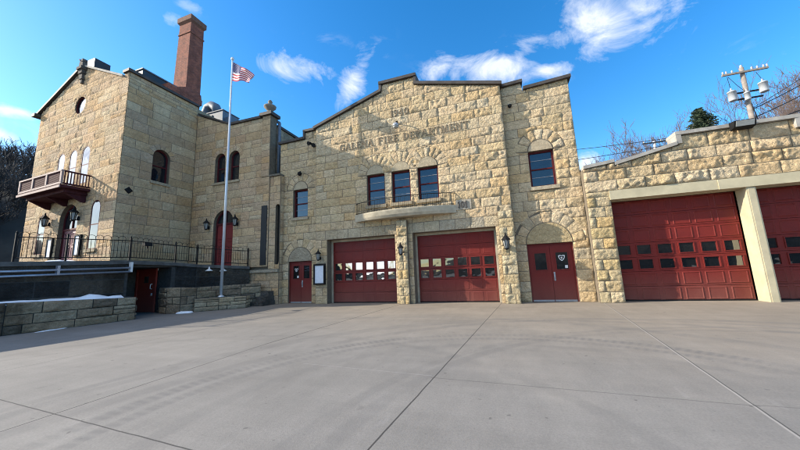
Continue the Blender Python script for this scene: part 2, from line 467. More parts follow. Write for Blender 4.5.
# ------------------------------------------------------------------ windows and doors
def sash_window(M, u0, u1, z0, z1, parent, rec=0.14, arch=False, sill_m=None, frame_m=None, sill=True, muntins=1, midbar=True, w=0.075):
    """maroon double-hung window: frame > pane, sill"""
    fm = frame_m or MS['maroon']
    d0, d1 = -rec - 0.08, -rec
    f = MB(); g = MB()
    cu = (u0 + u1) / 2; r = (u1 - u0) / 2
    zt = z1 - r if arch else z1
    f.boxM(M, u0, u0 + w, d0, d1, z0, zt); f.boxM(M, u1 - w, u1, d0, d1, z0, zt)
    f.boxM(M, u0 + w, u1 - w, d0, d1 - 0.003, z0, z0 + w)
    if not arch: f.boxM(M, u0 + w, u1 - w, d0, d1 - 0.003, z1 - w, z1)
    zm = (z0 + zt) / 2 if not arch else z0 + (z1 - z0) * 0.5
    if midbar: f.boxM(M, u0 + w, u1 - w, d0, d1 - 0.012, zm - 0.03, zm + 0.03)
    if arch:
        n = 14
        for k in range(n):
            a0, a1 = PI * k / n, PI * (k + 1) / n
            q = []
            for dd in (d1, d0):
                for rr, aa in ((r, a0), (r, a1), (r - w, a1), (r - w, a0)):
                    q.append(M(cu + rr * math.cos(aa), dd, zt + rr * math.sin(aa)))
            f.hexa(q)
    fr = f.build('window', fm, parent)
    pd = d0 + (0.025 if w > 0.05 else 0.065)
    g.poly([M(u0 + w, pd, z0 + w), M(u1 - w, pd, z0 + w), M(u1 - w, pd, zt), M(u0 + w, pd, zt)])
    if arch:
        g.poly([M(cu + (r - w) * math.cos(PI * k / 14), pd, zt + (r - w) * math.sin(PI * k / 14)) for k in range(15)])
    if muntins:
        for za, zb in ((z0 + w, zm), (zm, zt if not arch else z1 - w)):
            zc = (za + zb) / 2
            g.boxM(M, u0 + w, u1 - w, pd + 0.004, pd + 0.016, zc - 0.012, zc + 0.012, 1)
    g.build('pane', [MS['glass'], MS['muntin']], fr)
    if sill:
        s = MB(); s.boxM(M, u0 - 0.08, u1 + 0.08, -rec - 0.1, 0.10, z0 - 0.16, z0 - 0.003, 0, (0.42, 0.35, 0.25))
        s.build('sill', sill_m or MS['smooth_stone'], fr)
    return fr

def panel_rect(mb, M, u0, u1, z0, z1, d, rim=0.035, depth=0.018, m=0):
    """raised-and-fielded panel standing just off a door face"""
    i = [(u0, z0), (u1, z0), (u1, z1), (u0, z1)]
    j = [(u0 + rim, z0 + rim), (u1 - rim, z0 + rim), (u1 - rim, z1 - rim), (u0 + rim, z1 - rim)]
    k = [(u0 + 1.7 * rim, z0 + 1.7 * rim), (u1 - 1.7 * rim, z0 + 1.7 * rim), (u1 - 1.7 * rim, z1 - 1.7 * rim), (u0 + 1.7 * rim, z1 - 1.7 * rim)]
    A = [mb.vert(M(u, d + 0.002, z)) for u, z in i]
    B = [mb.vert(M(u, d + depth, z)) for u, z in j]
    D = [mb.vert(M(u, d + 0.006, z)) for u, z in k]
    for q in range(4):
        mb.face((A[q], A[(q + 1) % 4], B[(q + 1) % 4], B[q]), m)
        mb.face((B[q], B[(q + 1) % 4], D[(q + 1) % 4], D[q]), m)
    mb.face(D, m)

def garage_door(M, u0, u1, z0, z1, d, parent, rows, winrows, cols=6, label=None, relief=0.016, glass=None, win=(0.64, 0.62)):
    """sectional door: panel sections and rows of small panes (each pane a part)"""
    f = MB()
    H = (z1 - z0) / rows; W = (u1 - u0) / cols
    for r in range(rows):
        za, zb = z0 + r * H, z0 + (r + 1) * H - 0.012
        if r in winrows:
            hh = H * win[1]; wa = za + (H - hh) / 2; wb = wa + hh
            f.boxM(M, u0, u1, d - 0.05, d, za, wa); f.boxM(M, u0, u1, d - 0.05, d, wb, zb)
            for c in range(cols + 1):
                ca = u0 if c == 0 else u0 + (c - 1) * W + W * (1 + win[0]) / 2
                cb = u1 if c == cols else u0 + c * W + W * (1 - win[0]) / 2
                f.boxM(M, ca, cb, d - 0.05, d - 0.001, wa, wb)
            for c in range(cols):                      # raised glazing bead
                a = u0 + c * W + W * (1 - win[0]) / 2; b = a + W * win[0]; t = 0.03
                f.boxM(M, a - t, b + t, d, d + 0.022, wa - t, wa); f.boxM(M, a - t, b + t, d, d + 0.022, wb, wb + t)
                f.boxM(M, a - t, a, d, d + 0.021, wa, wb); f.boxM(M, b, b + t, d, d + 0.021, wa, wb)
        else:
            f.boxM(M, u0, u1, d - 0.05, d, za, zb)
            for c in range(cols):
                a = u0 + c * W + 0.06; b = u0 + (c + 1) * W - 0.06
                panel_rect(f, M, a, b, za + 0.055, zb - 0.045, d, 0.03, relief)
    f.boxM(M, u0, u1, d - 0.06, d + 0.012, z0 - 0.001, z0 + 0.05, 1)
    gd = f.build('garage_door', [MS['red'], MS['black']], parent, label=label)
    for r in winrows:
        za, zb = z0 + r * H, z0 + (r + 1) * H - 0.012
        hh = H * win[1]; wa = za + (H - hh) / 2; wb = wa + hh
        for c in range(cols):
            a = u0 + c * W + W * (1 - win[0]) / 2; b = a + W * win[0]
            g = MB(); g.boxM(M, a - 0.005, b + 0.005, d - 0.04, d - 0.02, wa - 0.005, wb + 0.005)
            g.build('pane', glass or MS['glass_dim'], gd)
    return gd

def letter_strokes():
    V = 0.18; h = 0.09
    S = lambda x: [(x - 0.15, 0.04, x + 0.15, 0.04, .08), (x - 0.15, 0.96, x + 0.15, 0.96, .08)]
    L = {}
    L['I'] = [(0.25, 0, 0.25, 1, V)] + S(0.25); L['T'] = [(0.4, 0, 0.4, 1, V), (0.0, 0.95, 0.8, 0.95, h), (0.04, 0.76, 0.04, 0.95, .08), (0.76, 0.76, 0.76, 0.95, .08), (0.25, .04, .55, .04, .08)]
    L['E'] = [(0.2, 0, 0.2, 1, V), (0.05, 0.05, 0.75, 0.05, h), (0.05, 0.95, 0.72, 0.95, h), (0.2, 0.5, 0.55, 0.5, h), (0.74, 0.05, 0.74, 0.25, .08), (0.7, 0.76, 0.7, 0.95, .08), (0.55, .4, .55, .6, .07)]
    L['F'] = [(0.2, 0, 0.2, 1, V), (0.05, 0.95, 0.72, 0.95, h), (0.2, 0.5, 0.55, 0.5, h), (0.7, 0.74, 0.7, 0.95, .08), (0.05, .04, .38, .04, .08), (0.55, .4, .55, .6, .07)]
    L['L'] = [(0.2, 0, 0.2, 1, V), (0.05, 0.05, 0.72, 0.05, h), (0.71, 0.05, 0.71, 0.28, .08), (0.05, .96, .35, .96, .08)]
    L['A'] = [(0.08, 0, 0.42, 1, .1), (0.42, 1, 0.78, 0, V), (0.22, 0.34, 0.65, 0.34, .08), (-0.04, .04, .22, .04, .08), (.62, .04, .94, .04, .08)]
    L['N'] = [(0.12, 0, 0.12, 1, .1), (0.12, 1, 0.72, 0, V), (0.74, 0, 0.74, 1, .1), (0.0, .04, .26, .04, .08), (.6, .96, .88, .96, .08), (0, .96, .16, .96, .08)]
    L['M'] = [(0.1, 0, 0.14, 1, .1), (0.16, 1, 0.5, 0.02, V), (0.5, 0.02, 0.84, 1, .1), (0.88, 0, 0.86, 1, V), (-0.02, .04, .24, .04, .08), (.74, .04, 1.04, .04, .08)]
    def arc(cx, cy, rx, ry, a0, a1, w0, w1=None, n=9):
        out = []
        for k in range(n):
            b0 = math.radians(a0 + (a1 - a0) * k / n); b1 = math.radians(a0 + (a1 - a0) * (k + 1) / n)
            w = w0 if w1 is None else w0 + (w1 - w0) * abs(math.cos((b0 + b1) / 2))
            out.append((cx + rx * math.cos(b0), cy + ry * math.sin(b0), cx + rx * math.cos(b1), cy + ry * math.sin(b1), w))
        return out
    L['D'] = [(0.2, 0, 0.2, 1, V)] + arc(0.25, 0.5, 0.5, 0.45, -90, 90, .09, .18) + [(0.05, .05, .3, .05, h), (0.05, .95, .3, .95, h)]
    L['P'] = [(0.2, 0, 0.2, 1, V)] + arc(0.3, 0.71, 0.36, 0.24, -90, 90, .08, .17) + [(0.05, .95, .32, .95, h), (0.2, .47, .32, .47, h), (0.05, .04, .38, .04, .08)]
    L['R'] = L['P'][:-1] + [(0.05, .04, .34, .04, .08), (0.36, 0.47, 0.72, 0.02, V), (.66, .04, .86, .04, .08)]
    L['G'] = arc(0.45, 0.5, 0.37, 0.45, 50, 320, .09, .18, 12) + [(0.72, 0.05, 0.72, 0.42, .14), (0.55, .42, .84, .42, .08), (.68, .72, .68, .95, .08)]
    L['1'] = [(0.28, 0, 0.28, 1, V), (0.1, .78, .28, .96, .1), (0.1, .04, .46, .04, .08)]
    L['9'] = arc(0.38, 0.68, 0.27, 0.27, 0, 360, .09, .16, 12) + [(0.65, 0.68, 0.6, 0.3, .16), (.6, .3, .2, .03, .12)]
    L['4'] = [(0.52, 0, 0.52, 1, V), (0.05, .32, .75, .32, .1), (0.05, .32, .5, .98, .1), (.36, .04, .68, .04, .08)]
    L['0'] = arc(0.4, 0.5, 0.3, 0.45, 0, 360, .09, .18, 14)
    return L
LET = letter_strokes()
ADV = {'I': 0.5, 'M': 1.08, 'N': 0.93, 'A': 0.93, 'G': 0.93, 'D': 0.9, '1': .55, ' ': 0.55}
def lettering(M, text, u0, u1, z0, h, d0, d1, name, mat, parent):
    tot = sum(ADV.get(c, 0.83) + 0.12 for c in text) - 0.12
    sx = (u1 - u0) / tot
    x = 0
    for c in text:
        mb = MB()
        for (a, b, e, f, w) in LET.get(c, []):
            dx, dz = (e - a) * sx, (f - b) * h
            L = math.hypot(dx, dz) or 1
            nx, nz = -dz / L * w * sx / 2, dx / L * w * sx / 2
            ex, ez = dx / L * 0.01, dz / L * 0.01
            p = [(a * sx - ex, b * h - ez), (e * sx + ex, f * h + ez)]
            ux = u0 + x * sx
            q = [(ux + p[0][0] + nx, z0 + p[0][1] + nz), (ux + p[1][0] + nx, z0 + p[1][1] + nz),
                 (ux + p[1][0] - nx, z0 + p[1][1] - nz), (ux + p[0][0] - nx, z0 + p[0][1] - nz)]
            dd = d1 + random.Random(a * 31 + b * 7 + x).uniform(0, 0.004)
            mb.hexa([M(u, d0, z) for u, z in q] + [M(u, dd, z) for u, z in q])
        if mb.v: mb.build(name, mat, parent)
        x += ADV.get(c, 0.83) + 0.12

# ================================================================== THE SETTING
def ground():
    m, nt, b = newmat('concrete_apron')
    g = nt.nodes.new('ShaderNodeNewGeometry'); sp = nt.nodes.new('ShaderNodeSeparateXYZ')
    nt.links.new(g.outputs['Position'], sp.inputs[0]); X, Y = sp.outputs[0], sp.outputs[1]
    wob = math_n(nt, 'MULTIPLY', math_n(nt, 'SUBTRACT', geo_noise(nt, 2.2, 3), 0.5), 0.02)
    n1 = geo_noise(nt, 0.35, 7, 0.62); n2 = geo_noise(nt, 3.0, 6, 0.7, (1, 0.35, 1)); n3 = geo_noise(nt, 45, 4, 0.7)
    n4 = geo_noise(nt, 1.2, 6, 0.7, (0.3, 1.6, 1))
    c = ramp(nt, n1, [(0.3, (0.196, 0.184, 0.168)), (0.55, (0.232, 0.217, 0.198)), (0.75, (0.263, 0.245, 0.222))])
    c = mix_c(nt, 1.0, c, ramp(nt, n2, [(0.3, 0.90), (0.7, 1.07)]), 'MULTIPLY')
    c = mix_c(nt, 1.0, c, ramp(nt, n4, [(0.32, 0.91), (0.66, 1.05)]), 'MULTIPLY')
    c = mix_c(nt, 1.0, c, ramp(nt, n3, [(0.28, 0.84), (0.6, 1.06)]), 'MULTIPLY')
    # blend to a tan tone toward the far, right-hand slabs
    far = ramp(nt, math_n(nt, 'ADD', math_n(nt, 'ADD', math_n(nt, 'MULTIPLY', Y, 0.07), math_n(nt, 'MULTIPLY', X, 0.03)), math_n(nt, 'MULTIPLY', n1, 0.5)), [(0.55, 0.0), (1.25, 1.0)])
    c = mix_c(nt, math_n(nt, 'MULTIPLY', far, 0.55), c, mix_c(nt, 1.0, c, (1.22, 1.06, 0.86), 'MULTIPLY'))
    # small pits and drips
    c = mix_c(nt, math_n(nt, 'MULTIPLY', ramp(nt, geo_noise(nt, 9, 2, 0.4), [(0.72, 0.0), (0.76, 1.0)]), 0.55), c, (0.07, 0.065, 0.06))
    c = mix_c(nt, math_n(nt, 'MULTIPLY', ramp(nt, geo_noise(nt, 6.5, 3, 0.5, (1.0, 0.22, 1)), [(0.66, 0.0), (0.74, 1.0)]), 0.12), c, (0.40, 0.38, 0.36))
    # dark oil spots
    sp2 = ramp(nt, geo_noise(nt, 2.6, 3, 0.5), [(0.69, 0.0), (0.74, 1.0)])
    c = mix_c(nt, math_n(nt, 'MULTIPLY', sp2, 0.3), c, (0.12, 0.11, 0.10))
    # long curved tyre scrubs left by turning trucks
    for (cx, cy, r, w, s, seed, rib) in ((0.17, 2.74, 4.62, 0.15, 0.6, 1, 1), (0.17, 2.74, 4.27, 0.12, 0.5, 2, 1), (0.2, 2.9, 3.6, 0.14, 0.25, 3, 0), (1.5, 2.2, 7.2, 0.17, 0.36, 4, 0),
                                    (1.9, 1.9, 7.9, 0.12, 0.34, 9, 0), (3.4, 1.4, 8.4, 0.18, 0.38, 5, 0), (-4.5, 0.2, 6.4, 0.13, 0.25, 6, 0), (4.6, 2.2, 6.2, .14, .34, 7, 0), (5.0, 1.8, 7.0, .12, .3, 10, 0), (-2.2, 1.0, 8.8, .2, .3, 8, 0)):
        dx = math_n(nt, 'SUBTRACT', X, cx); dy = math_n(nt, 'SUBTRACT', Y, cy)
        rr = math_n(nt, 'SQRT', math_n(nt, 'ADD', math_n(nt, 'MULTIPLY', dx, dx), math_n(nt, 'MULTIPLY', dy, dy)))
        d = math_n(nt, 'DIVIDE', math_n(nt, 'ABSOLUTE', math_n(nt, 'SUBTRACT', rr, r)), w)
        k = math_n(nt, 'MULTIPLY', math_n(nt, 'SUBTRACT', 1.0, d, True), 2.0, True)
        k = math_n(nt, 'MULTIPLY', k, ramp(nt, geo_noise(nt, 0.5 + 0.1 * seed, 6, 0.7), [(0.34 - .03 * rib, 0.0), (0.60 - .03 * rib, 1.0)]))
        if rib:          # the ribs of the tread, side by side along the track
            ang = math_n(nt, 'ARCTAN2', dy, dx)
            k = math_n(nt, 'MULTIPLY', k, math_n(nt, 'ADD', math_n(nt, 'MULTIPLY', math_n(nt, 'SINE', math_n(nt, 'MULTIPLY', ang, r * 2 * PI / 0.13)), 0.3), 0.7))
        c = mix_c(nt, math_n(nt, 'MULTIPLY', k, s * 1.1), c, (0.13, 0.125, 0.12))
    # saw-cut and sealed joints between the slabs
    def line(p, q, w, col, s, ends=False):
        nonlocal c
        dx, dy = q[0] - p[0], q[1] - p[1]; L = math.hypot(dx, dy); nx, ny = -dy / L, dx / L
        e = math_n(nt, 'ADD', math_n(nt, 'MULTIPLY', X, nx), math_n(nt, 'MULTIPLY', Y, ny))
        e = math_n(nt, 'SUBTRACT', math_n(nt, 'ADD', e, wob), nx * p[0] + ny * p[1])
        k = math_n(nt, 'SUBTRACT', 1.0, math_n(nt, 'DIVIDE', math_n(nt, 'ABSOLUTE', e), w), True)
        k = math_n(nt, 'MULTIPLY', math_n(nt, 'MULTIPLY', k, 2.0, True), s)
        if ends:
            t = math_n(nt, 'ADD', math_n(nt, 'MULTIPLY', X, dx / L), math_n(nt, 'MULTIPLY', Y, dy / L))
            t0 = dx / L * p[0] + dy / L * p[1]
            k = math_n(nt, 'MULTIPLY', k, math_n(nt, 'GREATER_THAN', t, t0)); k = math_n(nt, 'MULTIPLY', k, math_n(nt, 'LESS_THAN', t, t0 + L))
        c = mix_c(nt, k, c, col)
    DK = (0.045, 0.042, 0.04)
    line((-0.25, 13.04), (-1.23, 2.57), 0.012, DK, 0.95)
    line((3.19, 11.14), (2.21, 3.64), 0.016, (0.42, 0.39, 0.35), 0.55); line((3.208, 11.14), (2.228, 3.64), 0.010, DK, 0.8)
    line((-5.12, 0.5), (-5.215, 5.7), 0.013, DK, 0.95, True); line((-5.215, 5.7), (-4.6, 13.5), 0.022, DK, 0.95, True)
    line((-8.75, 3.1), (-8.75, 11.2), 0.014, DK, 0.6)
    line((-9.5, 2.52), (-1.4, 2.10), 0.010, DK, 0.9, True)
    line((-1.1, 4.40), (2.35, 4.28), 0.013, DK, 0.45, True)
    line((2.3, 4.3), (9.5, 4.6), 0.013, DK, 0.35, True)
    line((-3.4, 4.62), (-1.1, 4.47), 0.012, (0.36, 0.34, 0.33), 0.35, True)
    nt.links.new(c, b.inputs['Base Color']); b.inputs['Roughness'].default_value = 0.8
    b.inputs['Specular IOR Level'].default_value = 0.35
    bump(nt, b, math_n(nt, 'ADD', geo_noise(nt, 90, 3), math_n(nt, 'MULTIPLY', geo_noise(nt, 3, 4), 1.5)), 0.22, 0.012)
    mb = MB(); mb.poly([(-60, -40, 0), (60, -40, 0), (60, 40, 0), (-60, 40, 0)])
    mb.build('driveway', m, kind='structure', origin=(0, 0, 0))
    mb = MB(); mb.poly([(-900, -900, -0.03), (900, -900, -0.03), (900, 900, -0.03), (-900, 900, -0.03)])
    mb.build('ground', MS['hill'], kind='structure', origin=(0, 0, 0))
ground()

def hill(name, cx, cy, rx, ry, h, seed, n=40):
    mb = MB(); idx = {}
    for i in range(n + 1):
        for j in range(n + 1):
            u, v = i / n * 2 - 1, j / n * 2 - 1
            q = max(0, 1 - u * u) * max(0, 1 - v * v)
            x, y = cx + u * rx, cy + v * ry
            z = h * (q ** 0.7) * (0.85 + 0.3 * noise.noise(Vector((x * 0.03, y * 0.03, seed)))) + 0.8 * noise.noise(Vector((x * 0.2, y * 0.2, seed))) * q - 0.06
            idx[i, j] = mb.vert((x, y, z))
    for i in range(n):
        for j in range(n): mb.face((idx[i, j], idx[i + 1, j], idx[i + 1, j + 1], idx[i, j + 1]), 0, True)
    mb.build(name, MS['hill'], kind='structure')
hill('hill', -84, 36, 40, 44, 27.0, 3)            # wooded slope left of the old building
hill('hillside', 40, -75, 62, 30, 17, 9)
hill('hill', -84, -62, 30, 26, 13, 5)            # unseen rise, added to darken the leftmost pane reflections          # slope across the street, mirrored in the garage panes
hill('terrain', 70, 78, 60, 30, 13, 14)           # rising ground behind the annex

# ================================================================== FIRE STATION
YM, YT, YB = 13.65, 13.97, 13.42        # main front, set-back wings, buttress fronts
MM = lambda u, d, z: (u, YM - d, z)
MT = lambda u, d, z: (u, YT - d, z)
MBU = lambda u, d, z: (u, YB - d, z)
station = empty('fire_station', (-4.4, 13.65, 0), 'two-storey tan rock-faced stone fire station with a stepped gable and carved name', 'building')
rng = random.Random(7)

# ---- main gabled front
main_top = [(-9.33, 9.62), (-5.3, 10.88), (-5.299, 11.3), (-3.5, 11.3), (-3.499, 10.86), (0.57, 9.82)]
D1, D2 = (-8.63, -4.85), (-3.95, -0.17)
wins = [(-6.26, -5.28), (-4.90, -3.94), (-3.55, -2.55)]
WZ0, WZ1 = 4.84, 6.45
ops = [(D1[0], D1[1], -0.1, 3.28), (D2[0], D2[1], -0.1, 3.28)] + [(a, b, WZ0, WZ1) for a, b in wins]
circ = [((a + b) / 2, WZ1, 1.0 if i != 1 else 0.98) for i, (a, b) in enumerate(wins)]
zones = [(-8.1, -0.7, 7.88, 8.55), (-5.1, -3.7, 9.22, 9.85), (-9.4, 0.6, 3.2, 3.75)]
w = MB()
# lower storey, dressed lintel course, then the rock-faced wall
stones(w, MM, -9.33, 0.57, 0.0, 3.28, ops, (), 0.41, (0.45, 0.9), 0.045, rng, STATION)
stones(w, MM, -9.33, 0.57, 3.28, 3.76, (), (), 0.48, (0.55, 0.75), 0.004, rng, [(0.44, 0.365, 0.255), (0.42, 0.355, 0.26), (0.46, 0.38, 0.26)])
stones(w, MM, -9.33, 0.57, 3.76, 7.94, ops, circ, 0.418, (0.5, 1.15), 0.052, rng, STATION, smooth_zones=zones)
stones(w, MM, -9.33, 0.57, 7.94, 8.47, (), (), 0.53, (0.7, 1.3), 0.05, rng, STATION, smooth_zones=zones)
stones(w, MM, -9.33, 0.57, 8.47, main_top, (), (), 0.44, (0.5, 1.15), 0.055, rng, STATION, smooth_zones=zones)
backing(w, MM, -9.33, 0.57, 0.0, main_top, ops, (), 0.6, 1)
w.build('wall', [MS['stone'], MS['mortar']], station)
# arches over the three central windows with plain half-round infill
for i, (a, b) in enumerate(wins):
    r = (b - a) / 2
    ar = MB(); cu = (a + b) / 2
    arch_ring(ar, MM, cu, WZ1, r + 0.015, 1.0, 9, 0.055, rng, STATION, 0, 0.04, PI - 0.04)
    ar.build('arch', MS['stone'], station)
    t = MB(); half_disc(t, MM, cu, WZ1 + 0.01, r - 0.02, 0.03, (0.43, 0.36, 0.25)); t.build('tympanum', MS['smooth_stone'], station)
    sash_window(MM, a, b, WZ0, WZ1, station)
# buttresses between and beside the big doors
for (a, b, zt) in ((-4.68, -4.16, 3.9), (-0.02, 0.58, 3.9), (-9.33, -8.75, 3.5)):
    q = MB()
    if a > -9: 
        stones(q, MBU, a, b, 0.0, zt, (), (), 0.40, (0.3, 0.62), 0.055, rng, YELLOW, lift=0.02)
        backing(q, MBU, a, b, 0, zt, (), (), 0.24, 1)
        q.build('buttress', [MS['stone'], MS['mortar']], station)
# copings
cp = MB()
for seg in ([(-9.45, 9.60), (-5.3, 10.90)], [(-5.42, 11.31), (-3.38, 11.31)], [(-3.5, 10.86), (0.66, 9.80)]):
    cap_line(cp, MM, seg, 0.15, 0.14, 0.62)
cp.boxM(MM, -5.42, -5.28, -0.55, 0.10, 10.93, 11.309); cp.boxM(MM, -3.52, -3.38, -0.55, 0.10, 10.9, 11.309)
cp.build('coping', MS['coping'], station)
# carved inscription
lettering(MM, 'GALENA FIRE DEPARTMENT', -7.82, -0.95, 8.02, 0.36, 0.0, 0.036, 'letter', MS['letter'], station)
lettering(MM, '1940', -4.86, -3.86, 9.37, 0.36, 0.0, 0.036, 'letter', MS['letter'], station)
lettering(MM, '101', -1.72, -1.28, 4.24, 0.3, 0.05, 0.10, 'number', MS['coping'], station)
np_ = MB(); np_.boxM(MM, -1.8, -1.12, 0, 0.06, 4.16, 4.62, 0, (0.42, 0.37, 0.30)); np_.build('number_stone', MS['smooth_stone'], station)
# bowed stone balcony slab with its low iron rail
def balconette():
    a, b, p = -6.95, -1.80, 0.62
    n = 28; mb = MB()
    ring = []
    for k in range(n + 1):
        t = k / n; u = a + (b - a) * t
        d = p * (1 - (2 * t - 1) ** 4) ** 0.8 * (0.55 + 0.45 * math.sin(PI * t)) + 0.06
        ring.append((u, d))
    lv = [(4.04, 0.80), (4.16, 0.92), (4.34, 1.0), (4.40, 1.0)]
    rows = [[mb.vert(MM(u, d * s, z)) for u, d in ring] for z, s in lv]
    for r0, r1 in zip(rows, rows[1:]):
        for k in range(n): mb.face((r0[k], r0[k + 1], r1[k + 1], r1[k]), 0, False)
    for row, z in ((rows[0], 4.04), (rows[-1], 4.40)):
        back = [mb.vert(MM(u, 0, z)) for u, d in ring]
        for k in range(n): mb.face((row[k], row[k + 1], back[k + 1], back[k]))
    o = mb.build('balcony_slab', MS['cast'], station)
    r = MB()
    pts = [MM(u, d - 0.07, 4.98) for u, d in ring]; low = [MM(u, d - 0.07, 4.46) for u, d in ring]
    r.tube(pts, 0.018, 6); r.tube(low, 0.012, 6)
    for k in range(0, 57):
        t = k / 56 * n; i = min(int(t), n - 1); f = t - i
        u = ring[i][0] * (1 - f) + ring[i + 1][0] * f; d = ring[i][1] * (1 - f) + ring[i + 1][1] * f - 0.07
        r.tube([MM(u, d, 4.40), MM(u, d, 4.98)], 0.013 if k % 14 == 0 else 0.007, 5)
    r.build('railing', MS['black'], o)
balconette()
# ---- garage doors in deep stone openings
for (a, b) in (D1, D2):
    tr = MB(); dd = -0.48
    tr.boxM(MM, a, a + 0.09, dd - 0.06, dd + 0.05, 0, 3.28); tr.boxM(MM, b - 0.09, b, dd - 0.06, dd + 0.05, 0, 3.28)
    tr.boxM(MM, a + 0.09, b - 0.09, dd - 0.06, dd + 0.048, 3.16, 3.28)
    tr.build('door_frame', MS['cast'], station)
    garage_door(MM, a + 0.10, b - 0.10, 0.0, 3.16, dd, station, 6, (2, 3), 6, relief=0.008, win=(0.68, 0.68), glass=MS['glass_dim'])

# ---- the two set-back wings
wing_r = [(0.57, 9.82), (1.48, 9.88), (1.481, 9.50), (3.42, 9.62)]
RW = (1.48, 2.50, 4.90, 6.53); RD = (1.04, 2.80)
w = MB()
ops = [RW, (RD[0], RD[1], -0.1, 2.42)]
circ = [(1.98, 6.53, 1.0), (1.92, 2.42, 1.38)]
# left part of the wing is smoothly dressed, the rest rock-faced
zr = [(0.5, 1.25, 2.0, 9.0), (1.0, 1.5, 8.3, 9.2)]
stones(w, MT, 0.57, 3.40, 0.0, wing_r, ops, circ, 0.425, (0.5, 1.1), 0.055, rng, STATION, smooth_zones=zr)
backing(w, MT, 0.57, 3.40, 0.0, wing_r, ops, (), 0.5, 1)
w.build('wall', [MS['stone'], MS['mortar']], station)
ar = MB(); arch_ring(ar, MT, 1.99, 6.53, 0.53, 1.0, 7, 0.055, rng, STATION, 0, 0.04, PI - 0.04, uneven=0.06); ar.build('arch', MS['stone'], station)
ar = MB(); arch_ring(ar, MT, 1.92, 2.42, 0.91, 1.38, 9, 0.065, rng, STATION, 0, 0.0, PI, uneven=0.08); ar.build('arch', MS['stone'], station)
t = MB(); half_disc(t, MT, 1.99, 6.54, 0.48, 0.02, (0.45, 0.37, 0.26)); t.build('tympanum', MS['smooth_stone'], station)
t = MB(); half_disc(t, MT, 1.92, 2.43, 0.87, 0.02, (0.46, 0.36, 0.21)); t.build('tympanum', MS['stone'], station)
sash_window(MT, RW[0], RW[1], RW[2], RW[3], station)
wing_l = [(-12.02, 9.28), (-10.28, 9.30), (-10.279, 9.72), (-9.33, 9.72)]
LWN = (-11.05, -10.08, 4.72, 6.34); LD = (-11.30, -9.80)
w = MB()
ops = [LWN, (LD[0], LD[1], -0.1, 2.26)]
circ = [(-10.56, 6.34, 0.95), (-10.55, 2.26, 1.22)]
stones(w, MT, -12.02, -9.33, 0.0, wing_l, ops, circ, 0.425, (0.5, 1.1), 0.045, rng, STATION)
backing(w, MT, -12.02, -9.33, 0.0, wing_l, ops, (), 0.5, 1)
w.build('wall', [MS['stone'], MS['mortar']], station)
ar = MB(); arch_ring(ar, MT, -10.565, 6.34, 0.51, 0.95, 7, 0.05, rng, STATION, 0, 0.04, PI - 0.04, uneven=0.06); ar.build('arch', MS['stone'], station)
ar = MB(); arch_ring(ar, MT, -10.55, 2.26, 0.79, 1.22, 9, 0.05, rng, STATION, 0, 0.0, PI, uneven=0.08); ar.build('arch', MS['stone'], station)
t = MB(); half_disc(t, MT, -10.565, 6.35, 0.45, 0.02, (0.43, 0.36, 0.25)); t.build('tympanum', MS['smooth_stone'], station)
t = MB(); half_disc(t, MT, -10.55, 2.27, 0.74, 0.02, (0.36, 0.31, 0.23)); t.build('tympanum', MS['stone'], station)
sash_window(MT, LWN[0], LWN[1], LWN[2], LWN[3], station)
cp = MB()
cap_line(cp, MT, [(0.5, 9.83), (1.56, 9.88)], 0.14, 0.14, 0.5); cap_line(cp, MT, [(1.57, 9.50), (3.52, 9.62)], 0.14, 0.14, 0.5)
cp.build('coping', MS['coping'], station)
cp = MB()
cap_line(cp, MT, [(-12.1, 9.28), (-10.36, 9.31)], 0.14, 0.14, 0.5); cap_line(cp, MT, [(-10.36, 9.73), (-9.25, 9.73)], 0.14, 0.14, 0.5)
cp.boxM(MT, -10.36, -10.24, -0.45, 0.13, 9.32, 9.729)
cp.build('coping', MS['coping'], station)

